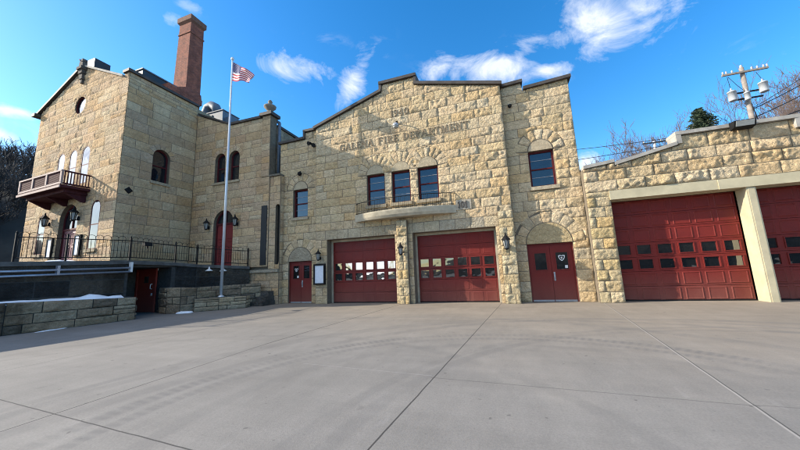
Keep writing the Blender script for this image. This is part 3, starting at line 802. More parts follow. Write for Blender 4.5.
def double_door(M, u0, u1, z1, rec, shields, kick=True):
    fr = MB(); t = 0.05
    fr.boxM(M, u0, u0 + t, -rec - 0.08, -rec + 0.03, 0, z1); fr.boxM(M, u1 - t, u1, -rec - 0.08, -rec + 0.03, 0, z1)
    fr.boxM(M, u0 + t, u1 - t, -rec - 0.08, -rec + 0.028, z1 - t, z1)
    fr.build('door_frame', MS['red'], station)
    mid = (u0 + u1) / 2
    for k, (a, b) in enumerate(((u0 + t + 0.005, mid - 0.005), (mid + 0.005, u1 - t - 0.005))):
        W = b - a; wa, wb = a + W * 0.26, a + W * 0.80 if k == 0 else b - W * 0.22
        if k == 1: wa = a + W * 0.24
        za, zb = 1.32, 2.02
        d = MB()
        d.boxM(M, a, wa, -rec - 0.05, -rec, 0.012, z1 - t - 0.005); d.boxM(M, wb, b, -rec - 0.05, -rec, 0.012, z1 - t - 0.005)
        d.boxM(M, wa, wb, -rec - 0.05, -rec - 0.001, 0.012, za); d.boxM(M, wa, wb, -rec - 0.05, -rec - 0.001, zb, z1 - t - 0.005)
        for (p, q, r, s) in ((wa - 0.03, wb + 0.03, za - 0.03, za), (wa - 0.03, wb + 0.03, zb, zb + 0.03), (wa - 0.03, wa, za, zb), (wb, wb + 0.03, za, zb)):
            d.boxM(M, p, q, -rec, -rec + 0.018, r, s)
        dr = d.build('door', MS['red'], station)
        g = MB(); g.boxM(M, wa, wb, -rec - 0.035, -rec - 0.02, za, zb); g.build('pane', MS['glass_dim'], dr)
        if kick:
            kp = MB(); kp.boxM(M, a + 0.01, b - 0.01, -rec, -rec + 0.006, 0.015, 0.085); kp.build('kick_plate', MS['steel'], dr)
        if k == 1:
            h = MB(); h.boxM(M, a + 0.05, a + 0.11, -rec, -rec + 0.012, 0.86, 1.22)
            h.tube([M(a + 0.08, -rec + 0.01, 0.92), M(a + 0.08, -rec + 0.06, 0.95), M(a + 0.08, -rec + 0.06, 1.13), M(a + 0.08, -rec + 0.01, 1.16)], 0.012, 6)
            h.build('handle', MS['steel'], dr)
        if k == shields:                        # white shield decal with small square sticker below it
            e = MB(); cu, cz = (wa + wb) / 2, (za + zb) / 2 + 0.12; s = 0.125 if shields else 0.10
            out = [(-1, .8), (-.5, .95), (0, .78), (.5, .95), (1, .8), (.92, .1), (.6, -.55), (0, -1.05), (-.6, -.55), (-.92, .1)]
            inn = [(x * .74, y * .72) for x, y in out]
            dd = -rec - 0.017
            A = [e.vert(M(cu + x * s, dd, cz + y * s)) for x, y in out]; B = [e.vert(M(cu + x * s, dd, cz + y * s)) for x, y in inn]
            for i in range(10): e.face((A[i], A[(i + 1) % 10], B[(i + 1) % 10], B[i]))
            e.poly([M(cu + 0.42 * s * math.cos(PI * (j + .5) / 4) * (1 if j % 2 else .5), dd + 0.001, cz + 0.42 * s * math.sin(PI * (j + .5) / 4) * (1 if j % 2 else .5)) for j in range(8)])
            e.boxM(M, wb - 0.13, wb - 0.03, dd, dd + 0.002, za + 0.04, za + 0.16)
            e.build('decal', MS['white'], dr)
double_door(MT, RD[0], RD[1], 2.41, 0.12, 1)
double_door(MT, LD[0], LD[1], 2.25, 0.12, 0)
# the body behind the fronts
bd = MB()
bd.box(-9.3, 0.55, 14.3, 27, 9.0, 9.15); bd.box(0.56, 3.38, 14.5, 27, 8.7, 8.85); bd.box(-12.0, -9.31, 14.5, 27, 8.5, 8.65)
bd.build('roof', MS['roof'], station)
bd = MB()
c0 = (0.36, 0.29, 0.2)
bd.box(3.12, 3.385, 14.48, 27, 0, 9.6, 0, c0); bd.box(-12.0, -11.75, 14.48, 27, 0, 9.2, 0, c0); bd.box(-12.0, 3.385, 27.01, 27.3, 0, 9.2, 0, c0)
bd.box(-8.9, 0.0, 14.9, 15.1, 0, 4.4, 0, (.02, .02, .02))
bd.build('side_wall', MS['old_stone'], station)

# ================================================================== GARAGE ANNEX
annex = empty('garage_annex', (8.4, 13.65, 0), 'low tan stone garage annex with cream beam and stepped grey coping right of the station', 'building')
a_top = [(3.41, 5.30), (4.5, 5.42), (4.501, 5.30), (6.68, 5.80), (6.681, 6.16), (9.98, 6.16), (9.981, 5.80), (12.2, 5.30), (12.201, 5.42), (13.4, 5.30)]
A1, A2 = (4.24, 8.28), (8.58, 12.6)
ops = [(A1[0], A1[1], -0.1, 3.95), (A2[0], A2[1], -0.1, 3.95), (A1[0] - 0.02, A2[1] + 0.02, 3.93, 4.32), (8.27, 8.59, -.1, 4)]
w = MB()
stones(w, MM, 3.41, 4.24, 0.0, 4.32, ops, (), 0.41, (0.35, 0.75), 0.06, rng, YELLOW, lift=0.02)
stones(w, MM, 12.6, 13.4, 0.0, 4.32, ops, (), 0.41, (0.35, 0.75), 0.06, rng, STATION, lift=0.02)
stones(w, MM, 3.41, 13.4, 4.32, a_top, (), (), 0.435, (0.75, 1.2), 0.095, rng, STATION, lift=0.02)
backing(w, MM, 3.41, 13.4, 0.0, a_top, ops, (), 0.5, 1)
w.build('wall', [MS['stone'], MS['mortar']], annex)
cp = MB()
for seg in ([(3.44, 5.31), (4.52, 5.43)], [(4.53, 5.31), (6.60, 5.79)], [(6.58, 6.17), (10.08, 6.17)], [(10.08, 5.79), (12.17, 5.31)], [(12.18, 5.43), (13.45, 5.31)]):
    cap_line(cp, MM, seg, 0.13, 0.13, 0.55)
cp.boxM(MM, 6.585, 6.75, -0.5, 0.12, 5.83, 6.169); cp.boxM(MM, 9.91, 10.075, -0.5, 0.12, 5.83, 6.169)
cp.build('coping', MS['grey_coping'], annex)
hb = MB()
hb.boxM(MM, A1[0] - 0.02, 7.55, -0.3, 0.06, 3.95, 4.31); hb.boxM(MM, 7.555, A2[1] + 0.02, -0.3, 0.085, 3.94, 4.30)
hb.boxM(MM, A1[0] - 0.01, A2[1] + 0.01, -0.5, -0.3, 3.93, 4.31)
hb.build('beam', MS['header'], annex)
ps = MB(); ps.boxM(MM, 8.30, 8.56, -0.50, 0.03, 0.0, 3.939); ps.boxM(MM, 8.34, 8.52, 0.03, 0.045, 0, 3.9)
ps.build('post', MS['header'], annex)
for (a, b) in ((A1[0], 8.29), (8.57, A2[1])):
    garage_door(MM, a + 0.02, b - 0.02, 0.0, 3.93, -0.54, annex, 7, (2, 3), 6, relief=0.018, win=(0.66, 0.62), glass=MS['glass_dim'])
bd = MB(); bd.box(3.45, 13.35, 14.2, 18.5, 4.9, 5.05); bd.build('roof', MS['roof'], annex)
bd = MB(); bd.box(13.1, 13.38, 14.16, 18.5, 0, 5.2, 0, c0); bd.box(3.45, 13.38, 18.51, 18.8, 0, 5.2, 0, c0); bd.build('side_wall', MS['old_stone'], annex)

# ================================================================== OLD STONE BUILDING
CX, CY = -18.63, 9.65                      # near corner
AN = math.radians(2.3)
dL = Vector((-math.cos(AN), math.sin(AN), 0)); nF = Vector((-math.sin(AN), -math.cos(AN), 0))
def MF(s, d, z): p = Vector((CX, CY, 0)) + dL * s + nF * d; return (p.x, p.y, z)       # gabled front
def MSd(t, d, z): return (CX + d, CY + t, z)                                            # side facing the station
YR = 13.62
def MR(u, d, z): return (u, YR - d, z)                                                  # rear wing front
old = empty('stone_building', (-21, 11.5, 2.1), 'old tan limestone building with a gabled front, wooden balcony and tall brick chimney', 'building')
GS = 9.5; GP = 4.75
g_top = [(0, 13.0), (0.45, 13.0), (0.451, 12.82), (GP, 14.72), (GS, 12.72)]
T0 = 2.05
fa = [(GP - 1.32, 0.41), (GP, 0.40), (GP + 1.32, 0.39)]          # three arched windows on the balcony
fz0, fzt = 7.1, 9.35
lowa = [(1.78, 0.42, 3.3, 5.95), (7.35, 0.42, 3.3, 5.7)]
dr_ = (4.42, 0.95, T0, 6.0)
ops = [(c - r, c + r, fz0, fzt - r) for c, r in fa] + [(c - r, c + r, a, b - r) for c, r, a, b in lowa] + [(dr_[0] - dr_[1], dr_[0] + dr_[1], T0 - .1, dr_[3] - dr_[1])]
arcs = [(c, fzt - r, r) for c, r in fa] + [(c, b - r, r) for c, r, a, b in lowa] + [(dr_[0], dr_[3] - dr_[1], dr_[1])]
RWC = (GP, 12.2, 0.58)
w = MB()
oo = ops + [(RWC[0] - .41, RWC[0] + .41, RWC[1] - .41, RWC[1] + .41)]
rg = random.Random(21)
stones(w, MF, 0, GS, T0, g_top, ops, [(c, z, r + 0.26) for c, z, r in arcs] + [(RWC[0], RWC[1], .76, 1)], 0.46, (0.5, 1.4), 0.04, rg, OLD, 0.075, tall=0.25, jitter=0.2, lift=0.008)
# below the round window's centre the ring covers the joints
backing(w, MF, 0.03, GS, T0, g_top, ops, arcs + [(*RWC, 1)], 0.5, 1)
w.build('wall', [MS['old_stone'], MS['old_mortar']], old)
def arch_parts(M, arcs, wid, n, pal, par, amp=0.02):
    for (c, z, r) in arcs:
        q = MB(); arch_ring(q, M, c, z, r, r + wid, n, amp, rg, pal, 0, 0, PI, lift=0.015, cell=0.08); q.build('arch', MS['old_stone'], par)
arch_parts(MF, arcs, 0.27, 7, OLD, old)
q = MB(); arch_ring(q, MF, RWC[0], RWC[1], RWC[2] - .03, RWC[2] + .2, 16, 0.015, rg, OLD, 0, 0, 2 * PI, lift=0.03, cell=0.08); q.build('arch', MS['old_stone'], old)
# round window
f = MB(); g = MB(); n = 24
for k in range(n):
    a0, a1 = 2 * PI * k / n, 2 * PI * (k + 1) / n
    hx = []
    for dd in (-0.06, -0.12):
        for rr, aa in ((RWC[2], a0), (RWC[2], a1), (RWC[2] - .08, a1), (RWC[2] - .08, a0)): hx.append(MF(RWC[0] + rr * math.cos(aa), dd, RWC[1] + rr * math.sin(aa)))
    f.hexa(hx)
wf = f.build('window', MS['maroon'], old)
g.poly([MF(RWC[0] + (RWC[2] - .08) * math.cos(2 * PI * k / n), -0.1, RWC[1] + (RWC[2] - .08) * math.sin(2 * PI * k / n)) for k in range(n)]); g.build('pane', MS['glass'], wf)
for c, r in fa: sash_window(MF, c - r, c + r, fz0, fzt, old, 0.0, True, sill=False, muntins=0, w=0.05)
for c, r, a, b in lowa: sash_window(MF, c - r, c + r, a, b, old, 0.0, True, MS['old_stone'], muntins=0, w=0.045)

def arched_door(M, c, r, z0, zspring, name_par, leaf_z, mat):
    f = MB(); n = 16; d0, d1 = -0.26, -0.18
    f.boxM(M, c - r, c - r + .09, d0, d1, z0, zspring); f.boxM(M, c + r - .09, c + r, d0, d1, z0, zspring)
    f.boxM(M, c - r + .09, c + r - .09, d0, d1 + .002, leaf_z, leaf_z + .1)
    for k in range(n):
        a0, a1 = PI * k / n, PI * (k + 1) / n; hx = []
        for dd in (d1, d0):
            for rr, aa in ((r, a0), (r, a1), (r - .09, a1), (r - .09, a0)): hx.append(M(c + rr * math.cos(aa), dd, zspring + rr * math.sin(aa)))
        f.hexa(hx)
    f.boxM(M, c - .02, c + .02, d0 + .02, d1, leaf_z + .1, zspring + r - .09)
    fr = f.build('door_frame', MS['maroon'], name_par)
    g = MB(); pd = d0 + .03
    if zspring > leaf_z + .1: g.poly([M(c - r + .09, pd, leaf_z + .1), M(c + r - .09, pd, leaf_z + .1), M(c + r - .09, pd, zspring), M(c - r + .09, pd, zspring)])
    g.poly([M(c + (r - .09) * math.cos(PI * k / n), pd, zspring + (r - .09) * math.sin(PI * k / n)) for k in range(n + 1)])
    g.build('fanlight', MS['glass'], fr)
    for a, b in ((c - r + .095, c - .004), (c + .004, c + r - .095)):
        d = MB(); d.boxM(M, a, b, d0 - .03, d0 + .03, z0 + .01, leaf_z)
        H = leaf_z - z0
        for z1, z2 in ((z0 + .12, z0 + H * .3), (z0 + H * .35, z0 + H * .62), (z0 + H * .67, leaf_z - .12)): panel_rect(d, M, a + .08, b - .08, z1, z2, d0 + .03, .03, .02)
        d.build('door', mat, name_par)
MS['pink_door'] = painted_mat('faded_maroon_door_paint', (0.20, 0.075, 0.085), 0.5)
arched_door(MF, dr_[0], dr_[1], T0, dr_[3] - dr_[1], old, 4.55, MS['pink_door'])

# ---- side wall toward the station
s_top = [(0, 13.02), (3.97, 13.02)]
SW = (1.98, 0.47, 7.2, 9.2)
w = MB()
ops = [(SW[0] - SW[1], SW[0] + SW[1], SW[2], SW[3] - SW[1])]; arcs2 = [(SW[0], SW[3] - SW[1], SW[1])]
stones(w, MSd, 0, 3.97, T0, 12.2, ops, [(SW[0], SW[3] - SW[1], SW[1] + .3)], 0.5, (0.6, 1.5), 0.016, rg, OLD, 0.09, jitter=0.15, lift=0.008)
stones(w, MSd, 0, 3.97, 12.2, 13.02, (), (), 0.2, (0.4, 1.0), 0.02, rg, OLD, 0.07, jitter=0.2, lift=0.008)
# the near end stones project a little as quoins
backing(w, MSd, 0.06, 3.97, T0, s_top, ops, arcs2, 0.5, 1)
w.build('wall', [MS['old_stone'], MS['old_mortar']], old)
arch_parts(MSd, arcs2, 0.3, 7, OLD, old, 0.012)
sash_window(MSd, SW[0] - SW[1], SW[0] + SW[1], SW[2], SW[3], old, 0.2, True, MS['old_stone'], muntins=0)
an = MB()
cx_, cz_, s_ = 0.48, 6.36, 0.2
an.hexa([MSd(cx_ - s_, .02, cz_), MSd(cx_, .02, cz_ - s_), MSd(cx_ + s_, .02, cz_), MSd(cx_, .02, cz_ + s_),
         MSd(cx_ - s_ * .8, .06, cz_), MSd(cx_, .06, cz_ - s_ * .8), MSd(cx_ + s_ * .8, .06, cz_), MSd(cx_, .06, cz_ + s_ * .8)])
an.build('anchor_plate', MS['black'], old)
# ---- rear wing with the arched door and paired windows
r_top = [(CX + .02, 12.40), (-15.6, 11.10), (-13.1, 11.06), (-12.46, 11.06)]
RW2 = [(-16.37, 0.42), (-15.22, 0.42)]; rz0, rzt = 7.42, 9.35
RDR = (-15.86, 0.78, T0, 5.62)
w = MB()
ops = [(c - r, c + r, rz0, rzt - r) for c, r in RW2] + [(RDR[0] - RDR[1], RDR[0] + RDR[1], T0 - .1, RDR[3] - RDR[1])]
arcs3 = [(c, rzt - r, r) for c, r in RW2] + [(RDR[0], RDR[3] - RDR[1], RDR[1])]
stones(w, MR, CX + .02, -12.46, T0, r_top, ops, [(c, z, r + .27) for c, z, r in arcs3], 0.48, (0.55, 1.35), 0.024, rg, OLD, 0.08, jitter=0.15, tall=.15, lift=0.01)
backing(w, MR, CX + .02, -12.46, T0, r_top, ops, arcs3, 0.45, 1)
w.build('wall', [MS['old_stone'], MS['old_mortar']], old)
arch_parts(MR, arcs3, 0.28, 7, OLD, old, 0.02)
for c, r in RW2: sash_window(MR, c - r, c + r, rz0, rzt, old, 0.18, True, sill=False, muntins=0)
sl = MB(); sl.boxM(MR, -16.9, -14.7, -.1, .1, 7.27, 7.417, 0, (.40, .33, .23)); sl.build('sill', MS['old_stone'], old)
arched_door(MR, RDR[0], RDR[1], T0, RDR[3] - RDR[1], old, 4.75, MS['red_old'])
# corner pier with its urn finial
pr = MB()
MP = lambda u, d, z: (u, YR - 0.05 - d, z)
stones(pr, MP, -13.06, -12.46, 7.3, 11.12, (), (), 0.4, (0.62, 0.7), 0.02, rg, OLD, 0.08)
pr.box(-13.06, -12.47, YR - 0.05, YR + 0.5, 7.3, 11.12, 1); pr.build('pier', [MS['old_stone'], MS['old_mortar']], old)
fi = MB(); fi.box(-13.2, -12.32, YR - .2, YR + .62, 11.13, 11.32)
fi.build('pier_cap', MS['coping'], old)
fi = MB()
fi.lathe(-12.76, YR + .2, [(0.24, 11.32), (0.24, 11.42), (0.12, 11.50), (0.17, 11.58), (0.36, 11.78), (0.37, 11.86), (0.30, 11.90), (0.14, 11.98), (0.10, 12.06), (0.14, 12.14), (0.10, 12.24), (0.03, 12.30)], 12)
fi.build('finial', plain_mat('weathered_finial', (0.20, 0.18, 0.15), 0.9, var=0.3), old)
# wall running back from the pier
w = MB(); MEW = lambda t, d, z: (-12.47 + d, YR + t, z)
stones(w, MEW, 0.5, 9, 7.0, 10.6, (), (), 0.4, (0.5, 1.1), 0.02, rg, SOOT, 0.12); backing(w, MEW, 0.45, 9, 2.0, 10.6, (), (), 0.4, 1)
w.build('wall', [MS['old_stone'], MS['old_mortar']], old)
dp = MB(); dp.tube([(-12.38, YR + 0.62, 10.9), (-12.38, YR + 0.62, 7.3)], 0.09, 8); dp.tube([(-12.38, YR + .62, 10.9), (-12.6, YR + .62, 11.05)], .09, 8)
dp.build('downspout', MS['duct'], old)
# coping along every parapet
cp = MB()
cap_line(cp, MF, [(-0.12, 13.01), (0.45, 13.01)], 0.16, 0.12, 0.55)
cap_line(cp, MF, [(0.46, 12.81), (GP, 14.73)], 0.13, 0.12, 0.6, 1)
cap_line(cp, MF, [(GP, 14.73), (GS + .25, 12.68)], 0.15, 0.16, 0.6)
cap_line(cp, MF, [(GS + .0, 12.5), (GS + .42, 12.5)], 0.2, 0.3, 0.6)
cap_line(cp, MSd, [(0.0, 13.025), (4.0, 13.025)], 0.15, 0.12, 0.5)
cap_line(cp, MR, [(CX + .15, 12.40), (-15.6, 11.11)], 0.12, 0.1, 0.45)
cap_line(cp, MR, [(-15.6, 11.11), (-13.2, 11.07)], 0.14, 0.12, 0.45)
cap_line(cp, MEW, [(0.55, 10.6), (9, 10.6)], 0.15, 0.1, 0.4)
cp.build('coping', [MS['coping'], MS['grey_coping']], old)
# carved bracket at the gable peak
orn = MB()
orn.boxM(MF, GP - .2, GP + .2, 0, .22, 14.2, 14.95); orn.boxM(MF, GP - .28, GP + .26, 0, .3, 14.45, 14.62)
orn.boxM(MF, GP - .15, GP + .15, 0, .17, 13.85, 14.2); orn.boxM(MF, GP - .09, GP + .09, 0, .13, 13.6, 13.85)
orn.boxM(MF, GP - .25, GP - .06, .02, .25, 14.95, 15.1); orn.boxM(MF, GP + .02, GP + .22, .02, .2, 14.95, 15.06)
orn.tube([MF(GP + .1, .15, 15.0), MF(GP + .24, .2, 15.2)], .045, 6)
orn.build('ornament', plain_mat('weathered_carving', (0.10, 0.09, 0.08), 0.95, var=0.4, scale=6, bstr=.6), old)
# roof, rear body
rf = MB()
pk = MF(GP, -.4, 14.6); e0 = MF(0.3, -.4, 12.75); e1 = MF(GS - .1, -.4, 12.6)
rf.poly([e0, pk, (pk[0], 24, 14.6), (e0[0], 24, 12.75)]); rf.poly([pk, e1, (e1[0], 24, 12.6), (pk[0], 24, 14.6)])
rf.poly([(CX + .3, YR + .4, 10.7), (-12.6, YR + .4, 10.7), (-12.6, 24, 10.7), (CX + .3, 24, 10.7)])
rf.build('roof', MS['roof'], old)
bd = MB(); bd.box(-28.3, -27.9, 10.7, 24, 2, 12.6, 0, c0); bd.box(-28.3, -12.5, 24.01, 24.4, 0, 12.6, 0, c0); bd.box(CX - .45, CX - .02, YR, 24, 10, 12.9, 0, c0)
bd.build('side_wall', MS['old_stone'], old)
# ---- brick chimney on the side parapet
ch = MB()
def frustum(mb, x0, x1, y0, y1, z0, X0, X1, Y0, Y1, z1, m=0):
    mb.hexa([(x0, y0, z0), (x1, y0, z0), (x1, y1, z0), (x0, y1, z0), (X0, Y0, z1), (X1, Y0, z1), (X1, Y1, z1), (X0, Y1, z1)], m)
frustum(ch, -19.95, -18.66, 12.72, 13.72, 12.6, -19.78, -18.68, 12.76, 13.70, 18.1)
frustum(ch, -19.82, -18.64, 12.72, 13.74, 18.1, -19.82, -18.64, 12.72, 13.74, 18.18)
frustum(ch, -19.78, -18.68, 12.76, 13.70, 18.18, -19.77, -18.69, 12.77, 13.69, 18.9)
chm = ch.build('chimney', MS['brick'], old)
ch = MB()
frustum(ch, -19.77, -18.69, 12.77, 13.69, 18.9, -19.88, -18.58, 12.66, 13.80, 19.05); frustum(ch, -19.88, -18.58, 12.66, 13.80, 19.05, -19.88, -18.58, 12.66, 13.80, 19.4)
frustum(ch, -19.84, -18.62, 12.7, 13.76, 19.4, -19.7, -18.75, 12.8, 13.66, 19.47)
ch.build('chimney_cap', plain_mat('sooty_brick', (0.17, 0.085, 0.06), 0.9, var=0.3, scale=9), chm)
ch = MB(); ch.box(-19.2, -18.52, 11.55, 13.78, 13.18, 13.55); frustum(ch, -19.2, -18.56, 12.0, 13.76, 13.55, -19.2, -18.6, 12.65, 13.74, 13.95)
ch.build('chimney_base', MS['brick'], chm)
# ---- roof plant: units are parts of the roofscape
u = MB(); u.box(-19.75, -19.2, 10.55, 12.6, 12.9, 13.95, 0); u.box(-19.8, -19.15, 10.5, 12.65, 13.95, 14.02, 1); u.build('roof_monitor', [MS['darkmetal'], MS['duct']], old)
u = MB(); u.box(-23.9, -23.1, 10.1, 10.9, 14.55, 15.5, 0); u.box(-23.95, -23.05, 10.05, 10.95, 14.5, 14.8, 1); u.build('roof_hatch', [MS['darkmetal'], MS['white']], old)
u = MB(); u.box(-20.0, -18.3, 15.2, 16.6, 10.8, 13.6); u.box(-19.8, -19.3, 15.15, 15.2, 12.6, 13.4, 1); u.box(-20.05, -18.25, 15.15, 16.65, 13.6, 13.66); u.box(-18.28, -17.9, 15.4, 16.2, 10.8, 13.1); u.build('roof_vent', [MS['duct'], MS['darkmetal']], old)
u = MB(); u.tube([(-21.0, 16, 10.5), (-21.0, 16, 14.3), (-20.8, 16, 14.75), (-20.4, 16, 14.85), (-20.0, 16, 14.6), (-19.7, 16, 14.0)], 0.34, 12); u.build('roof_duct', MS['duct'], old)
# ---- lower link with two slit windows
lk = MB(); MLK = lambda uu, d, z: (uu, 13.66 - d, z)
sl_ops = [(-12.95, -12.46, 2.15, 5.56), (-12.0, -11.72, 2.15, 5.56)]
stones(lk, MLK, -13.9, -11.70, 0.0, 1.72, (), (), 0.43, (0.5, 1.1), 0.025, rg, OLD, 0.07)
MLU = MLK
stones(lk, MLK, -12.46, -11.70, 1.9, 7.25, sl_ops, (), 0.43, (0.4, .8), 0.02, rg, OLD, 0.07)
stones(lk, lambda t, d, z: (-11.695 + d, 13.66 + t, z), 0.02, 0.31, 0.0, 7.25, (), (), 0.43, (0.4, .8), 0.015, rg, OLD, 0.07)
backing(lk, MLK, -12.455, -11.70, 0.0, 7.25, sl_ops, (), 0.3, 1)
lk.box(-13.9, -12.46, 13.73, 14.0, 0, 2.1, 1)
lk.boxM(MLK, -13.9, -11.70, 0.012, 0.12, 1.73, 1.89, 0, (.38, .33, .25))
lk.boxM(MLK, -12.46, -11.7, -.3, .1, 7.255, 7.36, 0, (.2, .18, .15))
lk.build('link_wall', [MS['old_stone'], MS['old_mortar']], old)
sw = MB(); sw.boxM(MLK, -12.0, -11.72, -.28, -.2, 2.15, 5.56); sw.build('window', MS['void'], old)
sw = MB(); sw.boxM(MR, -12.95, -12.55, 0.012, 0.05, 2.15, 5.56); sw.build('window', MS['void'], old)

# ---- wooden balcony on the gabled front (a part of the building)
def balcony():
    s0, s1, p, zb, zt = 2.55, 6.95, 1.15, 6.42, 7.42
    fl = MB(); fl.boxM(MF, s0 - .05, s1 + .05, 0.02, p + .06, zb + .08, zb + .22); fl.boxM(MF, s0 + .2, s1 - .2, .02, p - .2, zb - .12, zb + .08)
    bal = fl.build('balcony', MS['darkwood'], old)
    fr = MB()
    fr.boxM(MF, s0 - .06, s1 + .06, p - .04, p + .07, zt - .08, zt); fr.boxM(MF, s0 - .06, s1 + .06, p - .02, p + .05, zb + .25, zb + .35)
    fr.boxM(MF, s0 - .08, s1 + .08, p + .06, p + .1, zb + .04, zb + .16)
    n = 3
    for k in range(n + 1):
        u = s0 + (s1 - s0) * k / n; fr.boxM(MF, u - .07, u + .07, p - .03, p + .06, zb + .35, zt - .08)
    for s in (s0, s1):
        fr.boxM(MF, s - .05, s + .05, .02, p - .04, zt - .07, zt - .005, 1); fr.boxM(MF, s - .04, s + .04, .02, p - .04, zb + .25, zb + .33, 1)
        for k in range(9):
            d = .1 + (p - .2) * k / 8; fr.boxM(MF, s - .02, s + .02, d - .02, d + .02, zb + .33, zt - .07, 1)
    fr.build('railing', [MS['palewood'], MS['darkwood']], bal)
    pn = MB()
    for k in range(n):
        a = s0 + (s1 - s0) * k / n + .09; b = s0 + (s1 - s0) * (k + 1) / n - .09
        pn.boxM(MF, a, b, p - .01, p + .01, zb + .36, zt - .09)
        for j in range(7):
            z = zb + .4 + (zt - zb - .55) * j / 6; pn.boxM(MF, a, b, p + .01, p + .02, z, z + .05)
    pn.build('balcony_panel', MS['darkwood'], bal)
    for s in (s0 + .35, (s0 + s1) / 2, s1 - .35):
        br = MB()
        hx = [MF(s - .07, .02, zb - .5), MF(s + .07, .02, zb - .5), MF(s + .07, .16, zb - .5), MF(s - .07, .16, zb - .5),
              MF(s - .07, .02, zb - .12), MF(s + .07, .02, zb - .12), MF(s + .07, p - .25, zb - .12), MF(s - .07, p - .25, zb - .12)]
        br.hexa(hx); br.build('bracket', MS['darkwood'], bal)
balcony()

# ================================================================== TERRACE AND ITS WALLS
def prism(mb, pts, z0, z1, m=0, c=(1, 1, 1)):
    """vertical prism over a plan polygon; z1 number or per-point"""
    n = len(pts); zt = z1 if hasattr(z1, '__len__') else [z1] * n
    lo = [mb.vert((x, y, z0), c) for x, y in pts]; hi = [mb.vert((p[0], p[1], z), c) for p, z in zip(pts, zt)]
    mb.face(lo[::-1], m); mb.face(hi, m)
    for k in range(n): mb.face((lo[k], lo[(k + 1) % n], hi[(k + 1) % n], hi[k]), m)
def seg_map(p, q):
    a = Vector((p[0], p[1], 0)); b = Vector((q[0], q[1], 0)); t = (b - a).normalized(); nn = Vector((t.y, -t.x, 0))
    L = (b - a).length
    return (lambda u, d, z: tuple(a + t * u + nn * d + Vector((0, 0, z)))), L

# the edge of the terrace, walking away from the camera (normal to the right, towards the apron)
TE = [(-16.3, 2.0), (-15.78, 5.0), (-15.2, 8.45), (-15.3, 10.6), (-15.05, 11.5), (-13.6, 13.5)]
TZ = [2.30, 2.32, 2.42, 2.36, 2.27, 2.12]
terr = MB()
ZF = 2.03
prism(terr, [(-45, 1.0), (-16.65, 1.0), (-16.05, 5.0), (-15.45, 8.42), (-17.95, 8.42), (-17.95, 10.6), (-18.2, 10.6), (-45, 10.6)], 0.0, 2.21)
prism(terr, [(-45, 1.0), (-16.6, 1.0), (-16.0, 5.0), (-15.4, 8.44), (-17.92, 8.44), (-17.92, 10.55), (-15.5, 10.62), (-15.3, 11.55), (-13.9, 13.45), (-13.9, 13.6), (-45, 13.6)], 0.0, ZF)
terr.build('terrace', MS['dark_mortar'], kind='structure')
rt = empty('retaining_wall', (-15.5, 6, 0), 'dark soot-stained retaining wall holding up the terrace, with a pale slab edge', 'wall')
rr_ = random.Random(5)
for (i, j) in ((0, 1), (1, 2), (3, 4), (4, 5)):
    q = MB(); M_, L = seg_map(TE[i], TE[j])
    top = [(0, TZ[i] - .16), (L, TZ[j] - .16)]
    stones(q, M_, 0, L, 0, top, (), (), 0.55, (0.7, 1.6), 0.012, rr_, SOOTD, 0.1)
    backing(q, M_, 0, L, 0, top, (), (), 0.3, 1)
    q.build('wall_face', [MS['dark_stone'], MS['dark_mortar']], rt)
# recess walls beside the cellar door
q = MB(); q.box(-17.9, -17.75, 8.57, 10.4, 0, 2.13); q.box(-17.9, -15.22, 8.46, 8.56, 0, 2.24); q.box(-17.95, -15.35, 8.4, 10.72, 2.135, 2.25)
q.box(-16.24, -15.32, 10.42, 10.7, 0, 2.13)
q.build('recess_wall', MS['dark_mortar'], rt)
sl = MB()
for i in range(5):
    (x0, y0), (x1, y1) = TE[i], TE[i + 1]
    M_, L = seg_map(TE[i], TE[i + 1])
    z0, z1 = TZ[i], TZ[i + 1]
    sl.hexa([M_(0.0, .07, z0 - .155), M_(L, .07, z1 - .155), M_(L, -2.2 if i == 2 else -.6, z1 - .155), M_(0, -2.2 if i == 2 else -.6, z0 - .155),
             M_(0, .07, z0), M_(L, .07, z1), M_(L, -2.2 if i == 2 else -.6, z1 + .001 * i), M_(0, -2.2 if i == 2 else -.6, z0 + .001 * i)])
sl.build('slab_edge', plain_mat('stained_slab', (0.10, 0.095, 0.09), 0.9, var=0.4, scale=3), rt)
# cellar door
cd = empty('cellar_door', (-17.05, 10.38, 0), 'dark red door with a small square window under the terrace slab', 'door')
d = MB(); d.box(-17.72, -16.25, 10.36, 10.40, 0.01, 2.12); d.box(-17.72, -17.6, 10.33, 10.36, 0.01, 2.12); d.box(-16.37, -16.25, 10.33, 10.36, .01, 2.12); d.box(-17.6, -16.37, 10.33, 10.36, 2.0, 2.12)
d.build('door_leaf', MS['cellar_red'], cd)
d = MB(); d.box(-17.1, -16.8, 10.345, 10.36, 1.42, 1.74); d.build('pane', MS['glass_dim'], cd)
d = MB(); d.tube([(-16.5, 10.35, 1.36), (-16.5, 10.27, 1.34), (-16.5, 10.27, 1.14), (-16.5, 10.35, 1.12)], .02, 6); d.box(-16.54, -16.46, 10.34, 10.36, .8, .92); d.build('handle', MS['white'], cd)

